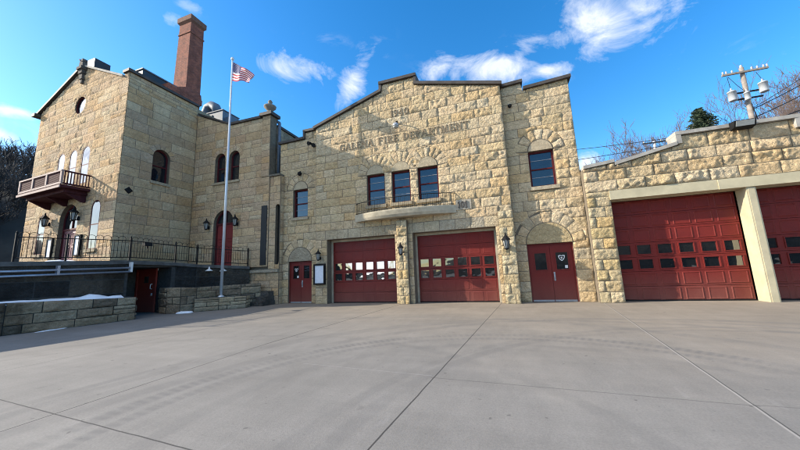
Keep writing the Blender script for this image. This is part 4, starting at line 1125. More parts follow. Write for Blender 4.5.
# ---- dry-laid stone planters along the foot of the terrace
def planter(name, line, zt, back, label, pal, course=0.32, amp=0.035):
    root = empty(name, (line[0][0], line[0][1], 0), label, 'planter', 'stone planters at the foot of the terrace')
    q = MB()
    for (p, q_) in zip(line, line[1:]):
        M_, L = seg_map(p, q_)
        i = line.index(p); za = zt[i] if hasattr(zt, '__len__') else zt; zb = zt[i + 1] if hasattr(zt, '__len__') else zt
        top = [(0, za), (L, zb)]
        stones(q, M_, 0, L, 0, top, (), (), course, (0.35, 1.3), amp, rr_, pal, 0.045, jitter=.25, lift=.02, tall=.18)
        backing(q, M_, 0, L, 0, top, (), (), 0.32, 1)
    q.build('wall', [MS['dark_stone'] if pal is SOOT else MS['old_stone'], MS['dark_mortar']], root)
    s = MB(); zm = (sum(zt) / len(zt) if hasattr(zt, '__len__') else zt) - .07
    prism(s, list(line) + back, 0, zm); s.build('soil', MS['soil'], root)
    return root
planter('stone_planter', [(-15.35, 2.6), (-14.95, 5.2), (-14.3, 8.42), (-15.1, 8.6)], [1.02, 1.0, 0.88, 0.9], [(-15.7, 5.2), (-16.1, 2.6)], 'long three-course stone planter along the driveway with snow along its top', SOOT, 0.36, 0.075)
planter('stone_planter', [(-16.5, 10.7), (-15.6, 10.18), (-14.75, 9.9), (-14.2, 10.15), (-13.98, 10.75), (-12.95, 12.35), (-12.55, 13.3)], [1.18, 1.18, 1.18, 1.16, 1.12, 1.16, 1.16], [(-13.5, 13.4), (-15.0, 11.4), (-15.35, 10.75)], 'tall dark curved stone planter right of the red cellar door', SOOT, 0.36, 0.06)
planter('stone_planter', [(-13.84, 10.55), (-13.1, 11.22), (-12.32, 12.1), (-12.72, 12.75)], 0.6, [(-13.0, 12.0), (-13.9, 10.95)], 'low pale stone planter around the foot of the flagpole', [(.40, .32, .22), (.46, .37, .25), (.33, .27, .19)], 0.2, 0.035)
st = empty('stone_steps', (-12.3, 13.1, 0), 'short dark stone steps between the curved planter and the station wall', 'steps')
for k, (x0, x1, y0, z) in enumerate(((-12.7, -11.9, 12.75, .22), (-12.7, -11.95, 13.02, .46), (-12.72, -12.0, 13.28, .72))):
    q = MB(); q.box(x0, x1, y0, 13.69, 0 if k == 0 else (.0, .221, .461)[k], z, 0, (.12, .11, .10)); q.build('step', MS['dark_stone'], st)

# ---- snow left lying
def snow(name, pts, z, h, label):
    mb = MB(); n = 16; m = len(pts)
    cx = sum(p[0] for p in pts) / m; cy = sum(p[1] for p in pts) / m
    rings = []
    for s, f in ((1.0, 0.0), (.93, .45), (.75, .8), (.4, 1.0)):
        rings.append([mb.vert((cx + (p[0] - cx) * s, cy + (p[1] - cy) * s, (z[k] if hasattr(z, '__len__') else z) + h * f * (0.7 + .6 * noise.noise(Vector((p[0] * 2, p[1] * 2, s)))))) for k, p in enumerate(pts)])
    for a, b in zip(rings, rings[1:]):
        for k in range(m): mb.face((a[k], a[(k + 1) % m], b[(k + 1) % m], b[k]), 0, True)
    mb.face(rings[-1], 0, True)
    o = mb.build(name, MS['snow']); return tag(o, label, 'snow')
pl = []
zz = []
for k in range(18):
    y = 2.8 + 5.3 * k / 17; pl.append((-15.31 + (y - 2.6) * .165 + .10 * noise.noise(Vector((y * 1.7, 3, 0))) - .06, y)); zz.append(1.02 - .024 * (y - 2.6))
for k in range(17, -1, -1):
    y = 2.8 + 5.3 * k / 17; pl.append((-15.31 + (y - 2.6) * .165 - .50, y)); zz.append(1.02 - .024 * (y - 2.6))
# a long strip, built as a low ridge
mb = MB(); rows = []
for k in range(18):
    a, b = pl[k], pl[35 - k]; z = zz[k] - .02
    bulge = .10 + .10 * math.exp(-((a[1] - 7.2) / .7) ** 2)
    r = []
    for t, hh in ((0, 0), (.25, .7), (.55, 1), (.85, .6), (1, 0)):
        r.append(mb.vert((a[0] + (b[0] - a[0]) * t, a[1], z + bulge * hh * (1 + .8 * noise.noise(Vector((a[1] * 3, t * 4, 7))) + .5 * noise.noise(Vector((a[1] * 9, t * 9, 2)))))))
    rows.append(r)
for a, b in zip(rows, rows[1:]):
    for k in range(4): mb.face((a[k], a[k + 1], b[k + 1], b[k]), 0, True)
tag(mb.build('snow_patch', MS['snow']), 'long ridge of old snow lying on top of the driveway planter', 'snow')
def blob(cx, cy, rx, ry, rot, seed):
    out = []
    for k in range(16):
        a = 2 * PI * k / 16; r = 1 + .5 * noise.noise(Vector((math.cos(a) * 1.5, math.sin(a) * 1.5, seed)))
        x, y = rx * r * math.cos(a), ry * r * math.sin(a)
        out.append((cx + x * math.cos(rot) - y * math.sin(rot), cy + x * math.sin(rot) + y * math.cos(rot)))
    return out
snow('snow_patch', blob(-13.95, 10.25, .34, .2, .7, 1), 0.002, .12, 'small snow pile on the ground between the curved planter and flagpole planter')
snow('snow_patch', blob(-14.62, 6.2, .1, .45, .2, 2), 0.002, .03, 'thin strip of snow at the foot of the driveway planter')
snow('snow_patch', blob(-16.5, 7.3, .3, .75, -.15, 6), 2.28, .24, 'low heap of snow on the terrace behind the iron fence')
snow('snow_patch', blob(-14.0, 11.2, .2, .12, .5, 4), 1.06, .05, 'tiny snow scrap on the soil beside the flagpole')

# ---- wrought-iron fence on the terrace edge
fence = empty('iron_fence', (-15.3, 8, 2.3), 'black wrought-iron fence with hooped pickets along the terrace edge', 'fence')
FP = [(-15.82, 5.5), (-15.58, 6.7), (-15.22, 8.55), (-15.4, 10.6), (-15.15, 11.55), (-13.72, 13.5)]
FZ = [2.34, 2.37, 2.42, 2.36, 2.28, 2.13]
posts = []
for i in range(5):
    (x0, y0), (x1, y1) = FP[i], FP[i + 1]; L = math.hypot(x1 - x0, y1 - y0)
    q = MB(); n = max(2, round(L / .115))
    P = lambda t, z: (x0 + (x1 - x0) * t, y0 + (y1 - y0) * t, FZ[i] + (FZ[i + 1] - FZ[i]) * t + z)
    for z in (.14, .86): q.tube([P(0, z), P(1, z)], .018, 6)
    for k in range(n):
        t = (k + .5) / n
        q.tube([P(t, .14), P(t, .95 if k % 2 == 0 else .86)], .010, 4)
    for k in range(0, n - 2, 2):      # hoops joining every other picket
        ta, tb = (k + .5) / n, (k + 2.5) / n
        q.tube([P(ta + (tb - ta) * (.5 - .5 * math.cos(PI * j / 6)), .95 + .09 * math.sin(PI * j / 6)) for j in range(7)], .009, 4)
    q.build('fence_panel', MS['black'], fence)
    k = 1
    for j in range(k): posts.append(P(j / k, 0))
posts.append((FP[-1][0], FP[-1][1], FZ[-1]))
for p in posts:
    q = MB(); q.box(p[0] - .025, p[0] + .025, p[1] - .025, p[1] + .025, p[2], p[2] + 1.0); q.tube([(p[0], p[1], p[2] + 1.0), (p[0], p[1], p[2] + 1.06)], [.035, .01], 6)
    q.build('post', MS['black'], fence)

# ---- twin pipe rail on the retaining wall
pp = empty('pipe_rail', (-15.2, 7, 1.8), 'pair of pale blue-grey pipes fixed across the dark retaining wall', 'pipe rail')
A_, B_ = (-16.05, 2.4), (-15.02, 8.55)
for z0, z1 in ((1.98, 2.10), (1.82, 1.94)):
    q = MB(); q.tube([(A_[0], A_[1], z0 - .06), (B_[0], B_[1], z1)], .04, 8); q.build('pipe', MS['iron_pipe'], pp)
for t in (.32, .66, 1.0):
    x, y = A_[0] + (B_[0] - A_[0]) * t, A_[1] + (B_[1] - A_[1]) * t; z = 1.74 + .18 * t
    q = MB(); q.box(x - .1, x + .045, y - .035, y + .035, z, z + .42 if t == 1 else z + .34); q.build('bracket', MS['iron_pipe'] if t < 1 else MS['white'], pp)

# ================================================================== SMALL FITTINGS
def lantern(x, y, z, out, label, s=1.0, group='black carriage lanterns on the stone walls'):
    """carriage lantern: bracket, tapered glazed cage, roof, finial; fixed to a wall behind it"""
    root = empty('wall_lantern', (x, y, z), label, 'wall lantern', group)
    o = Vector(out).normalized(); c = Vector((x, y, z)) + o * .2 * s
    q = MB()
    q.tube([(x, y, z - .12 * s), tuple(Vector((x, y, z - .2 * s)) + o * .12 * s), (c.x, c.y, z - .22 * s)], .022 * s, 6)
    q.lathe(x + o.x * .01, y + o.y * .01, [(.06 * s, z - .2 * s), (.07 * s, z - .1 * s), (.05 * s, z)], 8)
    q.build('bracket', MS['black'], root)
    q = MB(); k = s
    for a in range(6):
        t = 2 * PI * a / 6
        q.tube([(c.x + .075 * k * math.cos(t), c.y + .075 * k * math.sin(t), z - .2 * k), (c.x + .135 * k * math.cos(t), c.y + .135 * k * math.sin(t), z + .16 * k)], .013 * k, 5)
    q.lathe(c.x, c.y, [(.03 * k, z - .26 * k), (.09 * k, z - .22 * k), (.09 * k, z - .19 * k)], 6)
    q.build('cage', MS['black'], root)
    q = MB(); q.lathe(c.x, c.y, [(.07 * k, z - .19 * k), (.125 * k, z + .15 * k)], 6, smooth=False); q.build('lamp_glass', MS['lampglass'], root)
    q = MB(); q.lathe(c.x, c.y, [(.19 * k, z + .15 * k), (.18 * k, z + .18 * k), (.08 * k, z + .29 * k), (.05 * k, z + .33 * k), (.03 * k, z + .36 * k), (.035 * k, z + .40 * k), (.008 * k, z + .47 * k)], 8, smooth=False); q.build('lamp_roof', MS['black'], root)
    return root
front = (0, -1, 0)
lantern(-9.02, YM - .06, 2.42, front, 'black lantern beside the notice board left of the garage doors', .85)
lantern(-4.42, YB - .09, 2.44, front, 'black lantern on the buttress between the two station garage doors', .85)
lantern(.2, YB - .09, 2.46, front, 'black lantern on the buttress left of the right double door', 1.0)
lantern(-16.98, YR - .02, 4.72, front, 'black lantern left of the arched red door behind the flagpole', 1.0)
lantern(-14.72, YR - .02, 4.76, front, 'black lantern right of the arched red door behind the flagpole', 1.0)
lp = MF(6.35, .02, 5.15); lantern(lp[0], lp[1], lp[2], nF, 'black lantern left of the faded door under the wooden balcony', 1.15)
lp = MF(3.3, .02, 5.2); lantern(lp[0], lp[1], lp[2], nF, 'black lantern right of the faded door under the wooden balcony', 1.15)

nb = empty('notice_board', (-9.02, YM - .05, .98), 'black framed notice board with a pale sheet beside the left double door', 'notice board')
q = MB(); nx0, nx1 = -9.36, -8.69
for a, b, c_, d_ in ((nx0, nx0 + .07, .98, 2.04), (nx1 - .07, nx1, .98, 2.04), (nx0 + .07, nx1 - .07, .98, 1.06), (nx0 + .07, nx1 - .07, 1.96, 2.04)): q.box(a, b, YM - .16, YM - .04, c_, d_)
q.build('frame', MS['black'], nb)
q = MB(); q.box(nx0 + .07, nx1 - .07, YM - .12, YM - .05, 1.06, 1.96); q.build('panel', MS['paper'], nb)

def board(s, label):
    a = MF(s, 0, 0); root = empty('notice_board', (a[0], a[1], 3.1), label, 'notice board')
    q = MB()
    for a, b, c_, d_ in ((s - .3, s - .23, 3.0, 4.15), (s + .23, s + .3, 3.0, 4.15), (s - .23, s + .23, 3.0, 3.07), (s - .23, s + .23, 4.08, 4.15)): q.boxM(MF, a, b, .03, .12, c_, d_)
    q.build('frame', MS['black'], root)
    q = MB(); q.boxM(MF, s - .23, s + .23, .03, .09, 3.07, 4.08); q.build('panel', MS['paper'], root)
board(5.9, 'glazed notice board left of the faded door under the wooden balcony')
board(3.0, 'glazed notice board right of the faded door under the wooden balcony')

# security lights, camera, floods
sl = empty('security_light', (-4.43, YM - .05, 8.6), 'grey dome security light in the middle of the carved name', 'light fixture')
q = MB(); q.tube([(-4.43, YM, 8.92), (-4.43, YM - .22, 8.98), (-4.43, YM - .38, 8.86)], .03, 6); q.build('arm', MS['black'], sl)
q = MB(); q.lathe(-4.43, YM - .42, [(.07, 8.80), (.14, 8.74), (.17, 8.64), (.16, 8.6)], 12); q.build('lamp_shade', MS['steel'], sl)
q = MB(); q.lathe(-4.43, YM - .42, [(.15, 8.6), (.13, 8.54), (.07, 8.50)], 12); q.build('lens', MS['lampglass'], sl)
sl = empty('flood_light', (-9.62, YT - .05, 8.7), 'black twin-head floodlight under the left coping of the station', 'light fixture')
q = MB(); q.box(-9.68, -9.56, YT - .1, YT - .03, 8.7, 8.82); q.build('mount', MS['black'], sl)
for dx, dz in ((-.12, .1), (.12, -.06)):
    q = MB(); q.tube([(-9.62, YT - .1, 8.76), (-9.62 + dx, YT - .24, 8.78 + dz), (-9.62 + dx * 1.4, YT - .4, 8.72 + dz)], [.03, .07, .12], 8); q.build('lamp_head', MS['black'], sl)
sc = empty('security_camera', (.92, YT - .03, 8.78), 'small dark dome security camera high beside the gable edge', 'camera')
q = MB(); q.box(.86, .98, YT - .12, YT - .03, 8.86, 8.92); q.build('mount', MS['white'], sc)
q = MB(); q.lathe(.92, YT - .14, [(.09, 8.86), (.09, 8.8), (.06, 8.74), (.02, 8.72)], 10); q.build('dome', MS['black'], sc)
wl = empty('wall_pack_light', (8.42, YM - .15, 6.1), 'small wall-pack floodlight hung on the coping above the cream post', 'light fixture')
q = MB(); q.hexa([(8.15, YM - .14, 6.0), (8.75, YM - .14, 6.0), (8.75, YM - .34, 6.05), (8.15, YM - .34, 6.05), (8.15, YM - .14, 6.3), (8.75, YM - .14, 6.3), (8.75, YM - .42, 6.27), (8.15, YM - .42, 6.27)]); q.build('housing', MS['black'], wl)
q = MB(); q.hexa([(8.2, YM - .346, 6.07), (8.7, YM - .346, 6.07), (8.7, YM - .36, 6.07), (8.2, YM - .36, 6.07), (8.2, YM - .412, 6.25), (8.7, YM - .412, 6.25), (8.7, YM - .425, 6.25), (8.2, YM - .425, 6.25)]); q.build('lens', MS['lampglass'], wl)
rl = empty('round_lamp', (-10.56, YT - .05, 7.3), 'small dark round lamp above the arch of the left window', 'light fixture')
q = MB(); q.lathe(-10.56, YT - .12, [(.03, 7.36), (.11, 7.3), (.11, 7.2), (.04, 7.12)], 10); q.build('lamp_shade', MS['black'], rl)
q = MB(); q.box(-10.6, -10.52, YT - .08, YT - .02, 7.28, 7.4); q.build('mount', MS['black'], rl)
def bowl(x, y, z, label):
    M_, L = seg_map(TE[3], TE[4])
    r = empty('bulkhead_lamp', (x, y, z), label, 'light fixture', 'bulkhead lamps on the dark wall')
    q = MB(); q.lathe(x, y, [(.03, z + .2), (.04, z + .1), (.18, z), (.17, z - .03)], 10); q.build('lamp_shade', MS['white'], r)
    q = MB(); q.tube([(x, y, z + .2), (x - .14, y + .1, z + .2)], .02, 5); q.build('arm', MS['black'], r)
bowl(-14.62, 11.85, 1.93, 'left white bowl lamp on the dark wall beside the flagpole')
bowl(-14.25, 12.38, 1.90, 'white bowl lamp on the dark wall just left of the flagpole')
bx = empty('flood_light', (-15.35, 9.3, 3.15), 'small black floodlight clamped to the top of the iron fence', 'light fixture')
q = MB(); q.hexa([(-15.36, 9.1, 3.1), (-15.2, 9.1, 3.1), (-15.2, 9.42, 3.1), (-15.36, 9.42, 3.1), (-15.40, 9.1, 3.24), (-15.24, 9.1, 3.24), (-15.24, 9.42, 3.24), (-15.40, 9.42, 3.24)]); q.build('housing', MS['black'], bx)
q = MB(); q.box(-15.33, -15.29, 9.24, 9.28, 2.98, 3.1); q.build('clamp', MS['black'], bx)

# ================================================================== FLAGPOLE AND FLAG
FX, FY = -13.42, 11.6
fp = empty('flagpole', (FX, FY, .5), 'tall silver flagpole rising from the low stone planter', 'flagpole')
q = MB(); q.tube([(FX, FY, .52), (FX, FY, 6.5), (FX - .02, FY, 13.62)], [.075, .062, .04], 12); q.build('pole', MS['polemetal'], fp)
q = MB(); q.lathe(FX - .02, FY, [(.02, 13.62), (.07, 13.66), (.09, 13.72), (.07, 13.79), (.02, 13.82)], 10); q.build('ball_finial', MS['polemetal'], fp)
q = MB(); q.lathe(FX, FY, [(.16, .52), (.15, .62), (.09, .68)], 12); q.build('base_collar', MS['polemetal'], fp)
q = MB(); q.tube([(FX + .07, FY - .05, 1.6), (FX + .05, FY - .05, 8), (FX + .035, FY - .04, 13.5)], .006, 4); q.build('halyard', MS['white'], fp)
def flag_():
    NU, NV = 48, 26; W, H = 1.95, 1.14
    zt = 13.48
    mb = MB(); idx = {}
    def P(s, v, off=0.0):
        # s along the fly, v from top 0 to bottom 1; the cloth sags and folds toward the fly
        drop = 1.12 * s ** 1.05
        x = FX + .06 + W * s * (.80 - .10 * v * s) - .07 * v * s
        y = FY - .02 + .16 * s * math.sin(9.2 * s + 2.4 * v) + .06 * math.sin(17 * s - 3 * v) * s + off
        z = zt - drop * 1.05 - H * v * (1 - .62 * s + .05 * math.sin(8 * s)) + .05 * math.sin(11 * s + 2 * v) * s
        return (x, y, z)
    for i in range(NU + 1):
        for j in range(NV + 1): idx[i, j] = mb.vert(P(i / NU, j / NV))
    for i in range(NU):
        for j in range(NV):
            stripe = j // 2
            m = 0 if stripe % 2 == 0 else 1
            if i < NU * .4 and stripe < 7: m = 2
            mb.face((idx[i, j], idx[i + 1, j], idx[i + 1, j + 1], idx[i, j + 1]), m, True)
    for r in range(9):
        for c in range(6 if r % 2 == 0 else 5):
            s = (.4) * ((c + .5) / 6 if r % 2 == 0 else (c + 1) / 6); v = (7 / 13) * (r + .6) / 9.2
            for off in (-.006, .006):
                pts = []
                for k in range(10):
                    a = 2 * PI * k / 10 + PI / 2; rad = (.02 if k % 2 == 0 else .009)
                    pts.append(P(s + rad * math.cos(a) / W, v - rad * math.sin(a) / H, off))
                mb.poly(pts, 1)
    o = mb.build('flag', [MS['flag_red'], MS['flag_white'], MS['flag_blue']])
    tag(o, 'stars and stripes flag fluttering at the top of the silver pole', 'flag')
flag_()

# ================================================================== UTILITY POLE, WIRES
UX, UY = 12.62, 19.4
up = empty('utility_pole', (UX, UY, 0), 'tall wooden utility pole with crossarm and three transformers behind the annex', 'utility pole')
q = MB(); q.tube([(UX - .1, UY, 0), (UX, UY, 6), (UX + .06, UY, 11.3)], [.15, .12, .09], 12); q.build('pole', MS['wood'], up)
q = MB(); q.box(UX - .84, UX + 1.0, UY - .17, UY - .08, 10.96, 11.05); q.build('crossarm', MS['wood'], up)
for dx in (-.8, -.66, -.42, .36, .58, .82, .96):
    q = MB(); q.lathe(UX + dx, UY - .145, [(.02, 11.05), (.038, 11.08), (.025, 11.1), (.042, 11.14), (.03, 11.17), (.015, 11.2)], 8); q.build('insulator', MS['ceramic'], up)
q = MB(); q.lathe(UX + .06, UY, [(.04, 11.3), (.07, 11.34), (.04, 11.38), (.06, 11.42), (.02, 11.47)], 8); q.build('insulator', MS['ceramic'], up)
for dx, dz, s in ((-.60, 9.52, .93), (.66, 9.74, .93), (-.14, 9.38, .62)):
    q = MB(); cx, cy = UX + dx, UY - .3 if abs(dx) < .3 else UY - .12; r = .18 * s; h = .5 * s if s > .7 else .36
    q.lathe(cx, cy, [(r * .92, dz), (r, dz + .04), (r, dz + h), (r * 1.06, dz + h), (r * 1.06, dz + h + .05), (r * .5, dz + h + .1)], 14)
    tr = q.build('transformer', MS['tank'], up)
    q = MB(); q.lathe(cx, cy, [(.03, dz + h + .1), (.045, dz + h + .13), (.03, dz + h + .16), (.04, dz + h + .19), (.015, dz + h + .25)], 8); q.build('bushing', MS['ceramic'], tr)
q = MB()
for z in (9.9, 9.55): q.box(UX - .55, UX + .62, UY - .06, UY - .0, z, z + .07)
q.tube([(UX - .6, UY - .05, 10.9), (UX - .6, UY - .1, 10.3)], .012, 4); q.tube([(UX + .55, UY - .05, 10.9), (UX + .66, UY - .1, 10.5)], .012, 4)
q.tube([(UX + .2, UY - .1, 8.2), (UX + .1, UY - .1, 9.0), (UX + .02, UY - .06, 9.6)], .02, 5)
for z in (8.1, 7.4, 7.7): q.box(UX + .1, UX + .32, UY - .16, UY, z, z + .22)
q.tube([(UX + .2, UY - .1, 8.3), (UX + .26, UY - .14, 7.0), (UX + .2, UY - .1, 6.0)], .03, 5)
q.box(UX - .04, UX + .04, UY - .085, UY - .03, 9.5, 10.0); q.tube([(UX - .04, UY - .07, 9.95), (UX - .3, UY - .05, 10.4), (UX - .6, UY - .1, 10.9)], .012, 4); q.build('bracket', MS['black'], up)
def wire(a, b, sag, r, label, group='power lines from the utility pole'):
    q = MB(); a = Vector(a); b = Vector(b)
    q.tube([tuple(a.lerp(b, t / 16) - Vector((0, 0, sag * 4 * (t / 16) * (1 - t / 16)))) for t in range(17)], r, 4)
    tag(q.build('power_line', MS['black']), label, 'power line', group)
wire((UX + .1, UY, 9.0), (22.1, 25, 14.66), .12, .014, 'thin topmost cable leaving the utility pole toward the right')
wire((UX + .1, UY, 8.95), (21.9, 25, 13.88), .15, .022, 'thick upper black cable leaving the utility pole toward the right')
wire((UX + .1, UY, 8.5), (21.8, 25, 13.1), .15, .022, 'middle black cable leaving the utility pole toward the right')
wire((UX + .1, UY, 8.05), (21.5, 25, 11.75), .15, .026, 'thick lowest black cable running right just above the annex coping')
wire((UX - .1, UY, 7.9), (-16, 46, 18.4), 1.2, .02, 'long thin cable from the utility pole passing behind the station')
wire((UX - .1, UY, 8.1), (-16, 47, 23), 1.6, .018, 'upper long thin cable from the utility pole passing behind the station')
dp_ = empty('utility_pole', (19.6, 45, 0), 'small distant utility pole peeping over the sloping annex coping', 'utility pole')
q = MB(); q.tube([(19.6, 45, 0), (19.6, 45, 16.6)], [.2, .14], 8); q.build('pole', MS['white'], dp_)
q = MB(); q.box(18.3, 21.3, 44.8, 44.95, 16.35, 16.5); q.build('crossarm', MS['darkmetal'], dp_)
for dx in (-1.1, .7, 1.5):
    q = MB(); q.lathe(19.6 + dx, 44.87, [(.05, 16.5), (.09, 16.6), (.03, 16.75)], 6); q.build('insulator', MS['ceramic'], dp_)

# ================================================================== TREES
def bare_tree(x, y, z, h, spread, seed, mat, label, cat='tree', group=None, levels=5, kids=(4, 5), twr=.012, lean=(0, 0), trunk=.34):
    rg_ = random.Random(seed)
    root = empty('bare_tree', (x, y, z), label, cat, group)
    t = MB(); cr = MB()
    def grow(mb, p, d, L, r, lv):
        n = 3 if lv > 1 else 4
        pts = [p]; q = p; dd = d.copy()
        for k in range(n):
            dd = (dd + Vector((rg_.uniform(-1, 1), rg_.uniform(-1, 1), rg_.uniform(-.4, .9))) * (.13 + .03 * lv)).normalized()
            q = q + dd * L / n; pts.append(q)
        radii = [max(twr * .6, r * (1 - .55 * k / n)) for k in range(n + 1)]
        mb.tube(pts, radii, 7 if lv == 0 else (5 if lv < 2 else 3), caps=False)
        if lv >= levels: return
        nk = rg_.randint(*kids) + (1 if lv == 0 else 0)
        for k in range(nk):
            f = rg_.uniform(.45 if lv == 0 else .25, 1.0) if k else 1.0
            i = min(int(f * n), n - 1); base = pts[i].lerp(pts[i + 1], f * n - i)
            ax = Vector((rg_.uniform(-1, 1), rg_.uniform(-1, 1), rg_.uniform(-.2, .6)))
            nd = (dd * (.75 if k else 1.3) + ax.normalized() * spread).normalized()
            if lv >= 2: nd = (nd + Vector((0, 0, .18))).normalized()
            grow(cr, base, nd, L * rg_.uniform(.55, .78), max(twr, radii[-1] * rg_.uniform(.6, .85)), lv + 1)
    grow(t, Vector((x, y, z)), Vector((lean[0], lean[1], 1)).normalized(), h * .36, trunk, 0)
    t.build('trunk', mat, root); cr.build('crown', mat, root)
    return root
# wooded slope on the left, dark against the sky
GT = 'dark bare trees on the slope at the far left'
for k, (x, y, z, h, sd, lab) in enumerate(((-52, 15.5, 3.0, 14, 1, 'nearest dark bare tree left of the wooden balcony'),
                                  (-58, 19.5, 8.0, 13, 2, 'dark bare tree just left of the old gabled front'),
                                  (-66, 19.0, 10.0, 15, 3, 'tall dark bare tree at the left picture edge'),
                                  (-62, 22.5, 11, 13, 4, 'dark bare tree on the slope behind the gabled front'),
                                  (-50, 12.6, 2, 11, 6, 'low dark bare tree at the left edge above the terrace'))):
    bare_tree(x, y, z, h, .8, sd + 40, MS['twig_dark'], lab, group=GT, levels=5, kids=(4, 5), twr=.03)
# pale trees behind the annex
GR = 'pale bare trees behind the garage annex'
for k, (x, y, z, h, sd, lv, lab) in enumerate(((20.6, 46, 5.5, 16.0, 11, 5, 'pale bare tree between the station and the evergreen'),
                                  (31.0, 40, 4, 21.5, 12, 5, 'large pale bare tree right of the utility pole'),
                                  (38.5, 44, 4, 25.0, 13, 5, 'tall pale bare tree at the right picture edge'),
                                  (13.6, 34, 2, 14.5, 14, 5, 'thin bare tree just right of the station wing'),
                                  (28.5, 46, 4, 20, 15, 5, 'pale bare tree behind the transformers'))):
    bare_tree(x, y, z, h, .85, sd, MS['twig'], lab, group=GR, levels=lv, kids=(4, 5), twr=.018)
def spruce(x, y, z, h, r, seed, label):
    rg_ = random.Random(seed); root = empty('spruce_tree', (x, y, z), label, 'tree')
    t = MB(); t.tube([(x, y, z), (x, y, z + h * .98)], [.28, .03], 8); t.build('trunk', MS['wood'], root)
    c = MB(); zz_ = z + h * .1
    while zz_ < z + h * .985:
        f = (zz_ - z) / h; rad = r * (1 - f) ** .8 * rg_.uniform(.75, 1.1) + .12
        for k in range(rg_.randint(5, 8)):
            a = rg_.uniform(0, 2 * PI); L = rad * rg_.uniform(.6, 1.12)
            d = Vector((math.cos(a), math.sin(a), 0)); sd_ = Vector((-d.y, d.x, 0))
            for j in range(int(L / .14) + 2):
                tt = j * .14 / max(L, .2)
                if tt > 1.08: break
                p = Vector((x, y, zz_)) + d * L * tt + Vector((0, 0, -.28 * L * tt + .22 * L * tt * tt))
                for sgn in (-1, 1):
                    ll = (.42 * (1 - tt * .6) + .1) * rg_.uniform(.6, 1.2)
                    e = p + (sd_ * sgn * rg_.uniform(.5, 1) + d * rg_.uniform(.3, .9)).normalized() * ll + Vector((0, 0, rg_.uniform(-.2, .1)))
                    wv = Vector((0, 0, .075)) + d * .05
                    c.poly([tuple(p - wv * .6), tuple(e - wv * .2), tuple(e + wv * .3), tuple(p + wv)])
        zz_ += rg_.uniform(.16, .3) * (1.25 - f * .7)
    c.build('crown', MS['needle'], root)
spruce(24.6, 45, 8, 12.2, 5.2, 3, 'dark green spruce rising behind the annex left of the utility pole')

# ================================================================== SKY, SUN, CAMERA
SUN = Vector((-3.4, -1.0, 1.613)).normalized()      # towards the sun
el = math.asin(SUN.z); rot = math.atan2(SUN.x, SUN.y)
wd = bpy.data.worlds.new('World'); bpy.context.scene.world = wd; wd.use_nodes = True
nt = wd.node_tree; bg = nt.nodes['Background']
sky = nt.nodes.new('ShaderNodeTexSky'); sky.sky_type = 'NISHITA'; sky.sun_disc = False
sky.sun_elevation = el; sky.sun_rotation = rot; sky.altitude = 200; sky.air_density = 1.0; sky.dust_density = 0.4; sky.ozone_density = 2.5
hs = N(nt, 'ShaderNodeHueSaturation', Saturation=1.36, Value=1.24, Hue=0.5); nt.links.new(sky.outputs[0], hs.inputs['Color'])
tc = nt.nodes.new('ShaderNodeTexCoord'); DIRV = tc.outputs['Generated']
def vdot(v):
    n = nt.nodes.new('ShaderNodeVectorMath'); n.operation = 'DOT_PRODUCT'; nt.links.new(DIRV, n.inputs[0]); n.inputs[1].default_value = v; return n.outputs['Value']
CLOUDS = [(19.38, 34.67, 0.2265, -0.0121, -0.1208, -0.2929, 0.85),
          (25.48, 32.24, 0.1991, 0.0346, -0.0129, -0.359, 0.45),
          (24.69, 34.59, 0.1953, -0.0296, -0.317, -0.5014, 0.5),
          (1.34, 34.47, 0.1701, -0.0035, -0.1067, -0.5132, 0.95),
          (-9.49, 35.51, 0.235, 0.1647, 0.3164, -0.6153, 0.7),
          (10.9, 31.55, 0.3421, -0.0112, -0.2527, -0.98, 0.75),
          (7.13, 35.17, 0.3308, 0.1108, 0.0957, -0.6663, 0.5),
          (-27.23, 33.75, 0.0897, 0.1937, 0.4767, -0.2969, 0.95),
          (-39.33, 35.18, 0.2146, -0.0246, 0.0125, -0.5181, 0.95),
          (-58.52, 36.98, 0.9538, -0.1575, 0.1444, -1.3534, 0.5),
          (-55.99, 39.3, 0.6566, -0.0765, 0.2717, -1.3868, 0.35),
          (-72.63, 20.17, 0.5795, 0.0009, 0.2208, -1.7639, 1.0),
          (-73.04, 17.27, 0.8407, -0.094, -0.4657, -1.7396, 0.9),
          (14.71, 16.28, 0.5956, 0.0914, 0.1311, -0.8845, 0.9),
          (-32.62, 40.22, 0.2902, -0.0441, -0.0263, -1.4452, 0.12),
          (-46.48, 37.06, 0.7269, -0.1734, -0.0487, -1.7978, 0.2),
          (36.89, 21.86, 0.4027, -0.0028, -0.0699, -0.3628, 0.18),
          (-71.47, 11.26, 0.6794, 0.3246, 1.023, -0.8286, 0.8),
          (-64.63, 15.82, 0.0595, 0.0019, 0.0199, -0.2486, 0.25),
          (31.58, 24.72, 0.2221, 0.0146, -0.047, -0.5172, 0.08)]
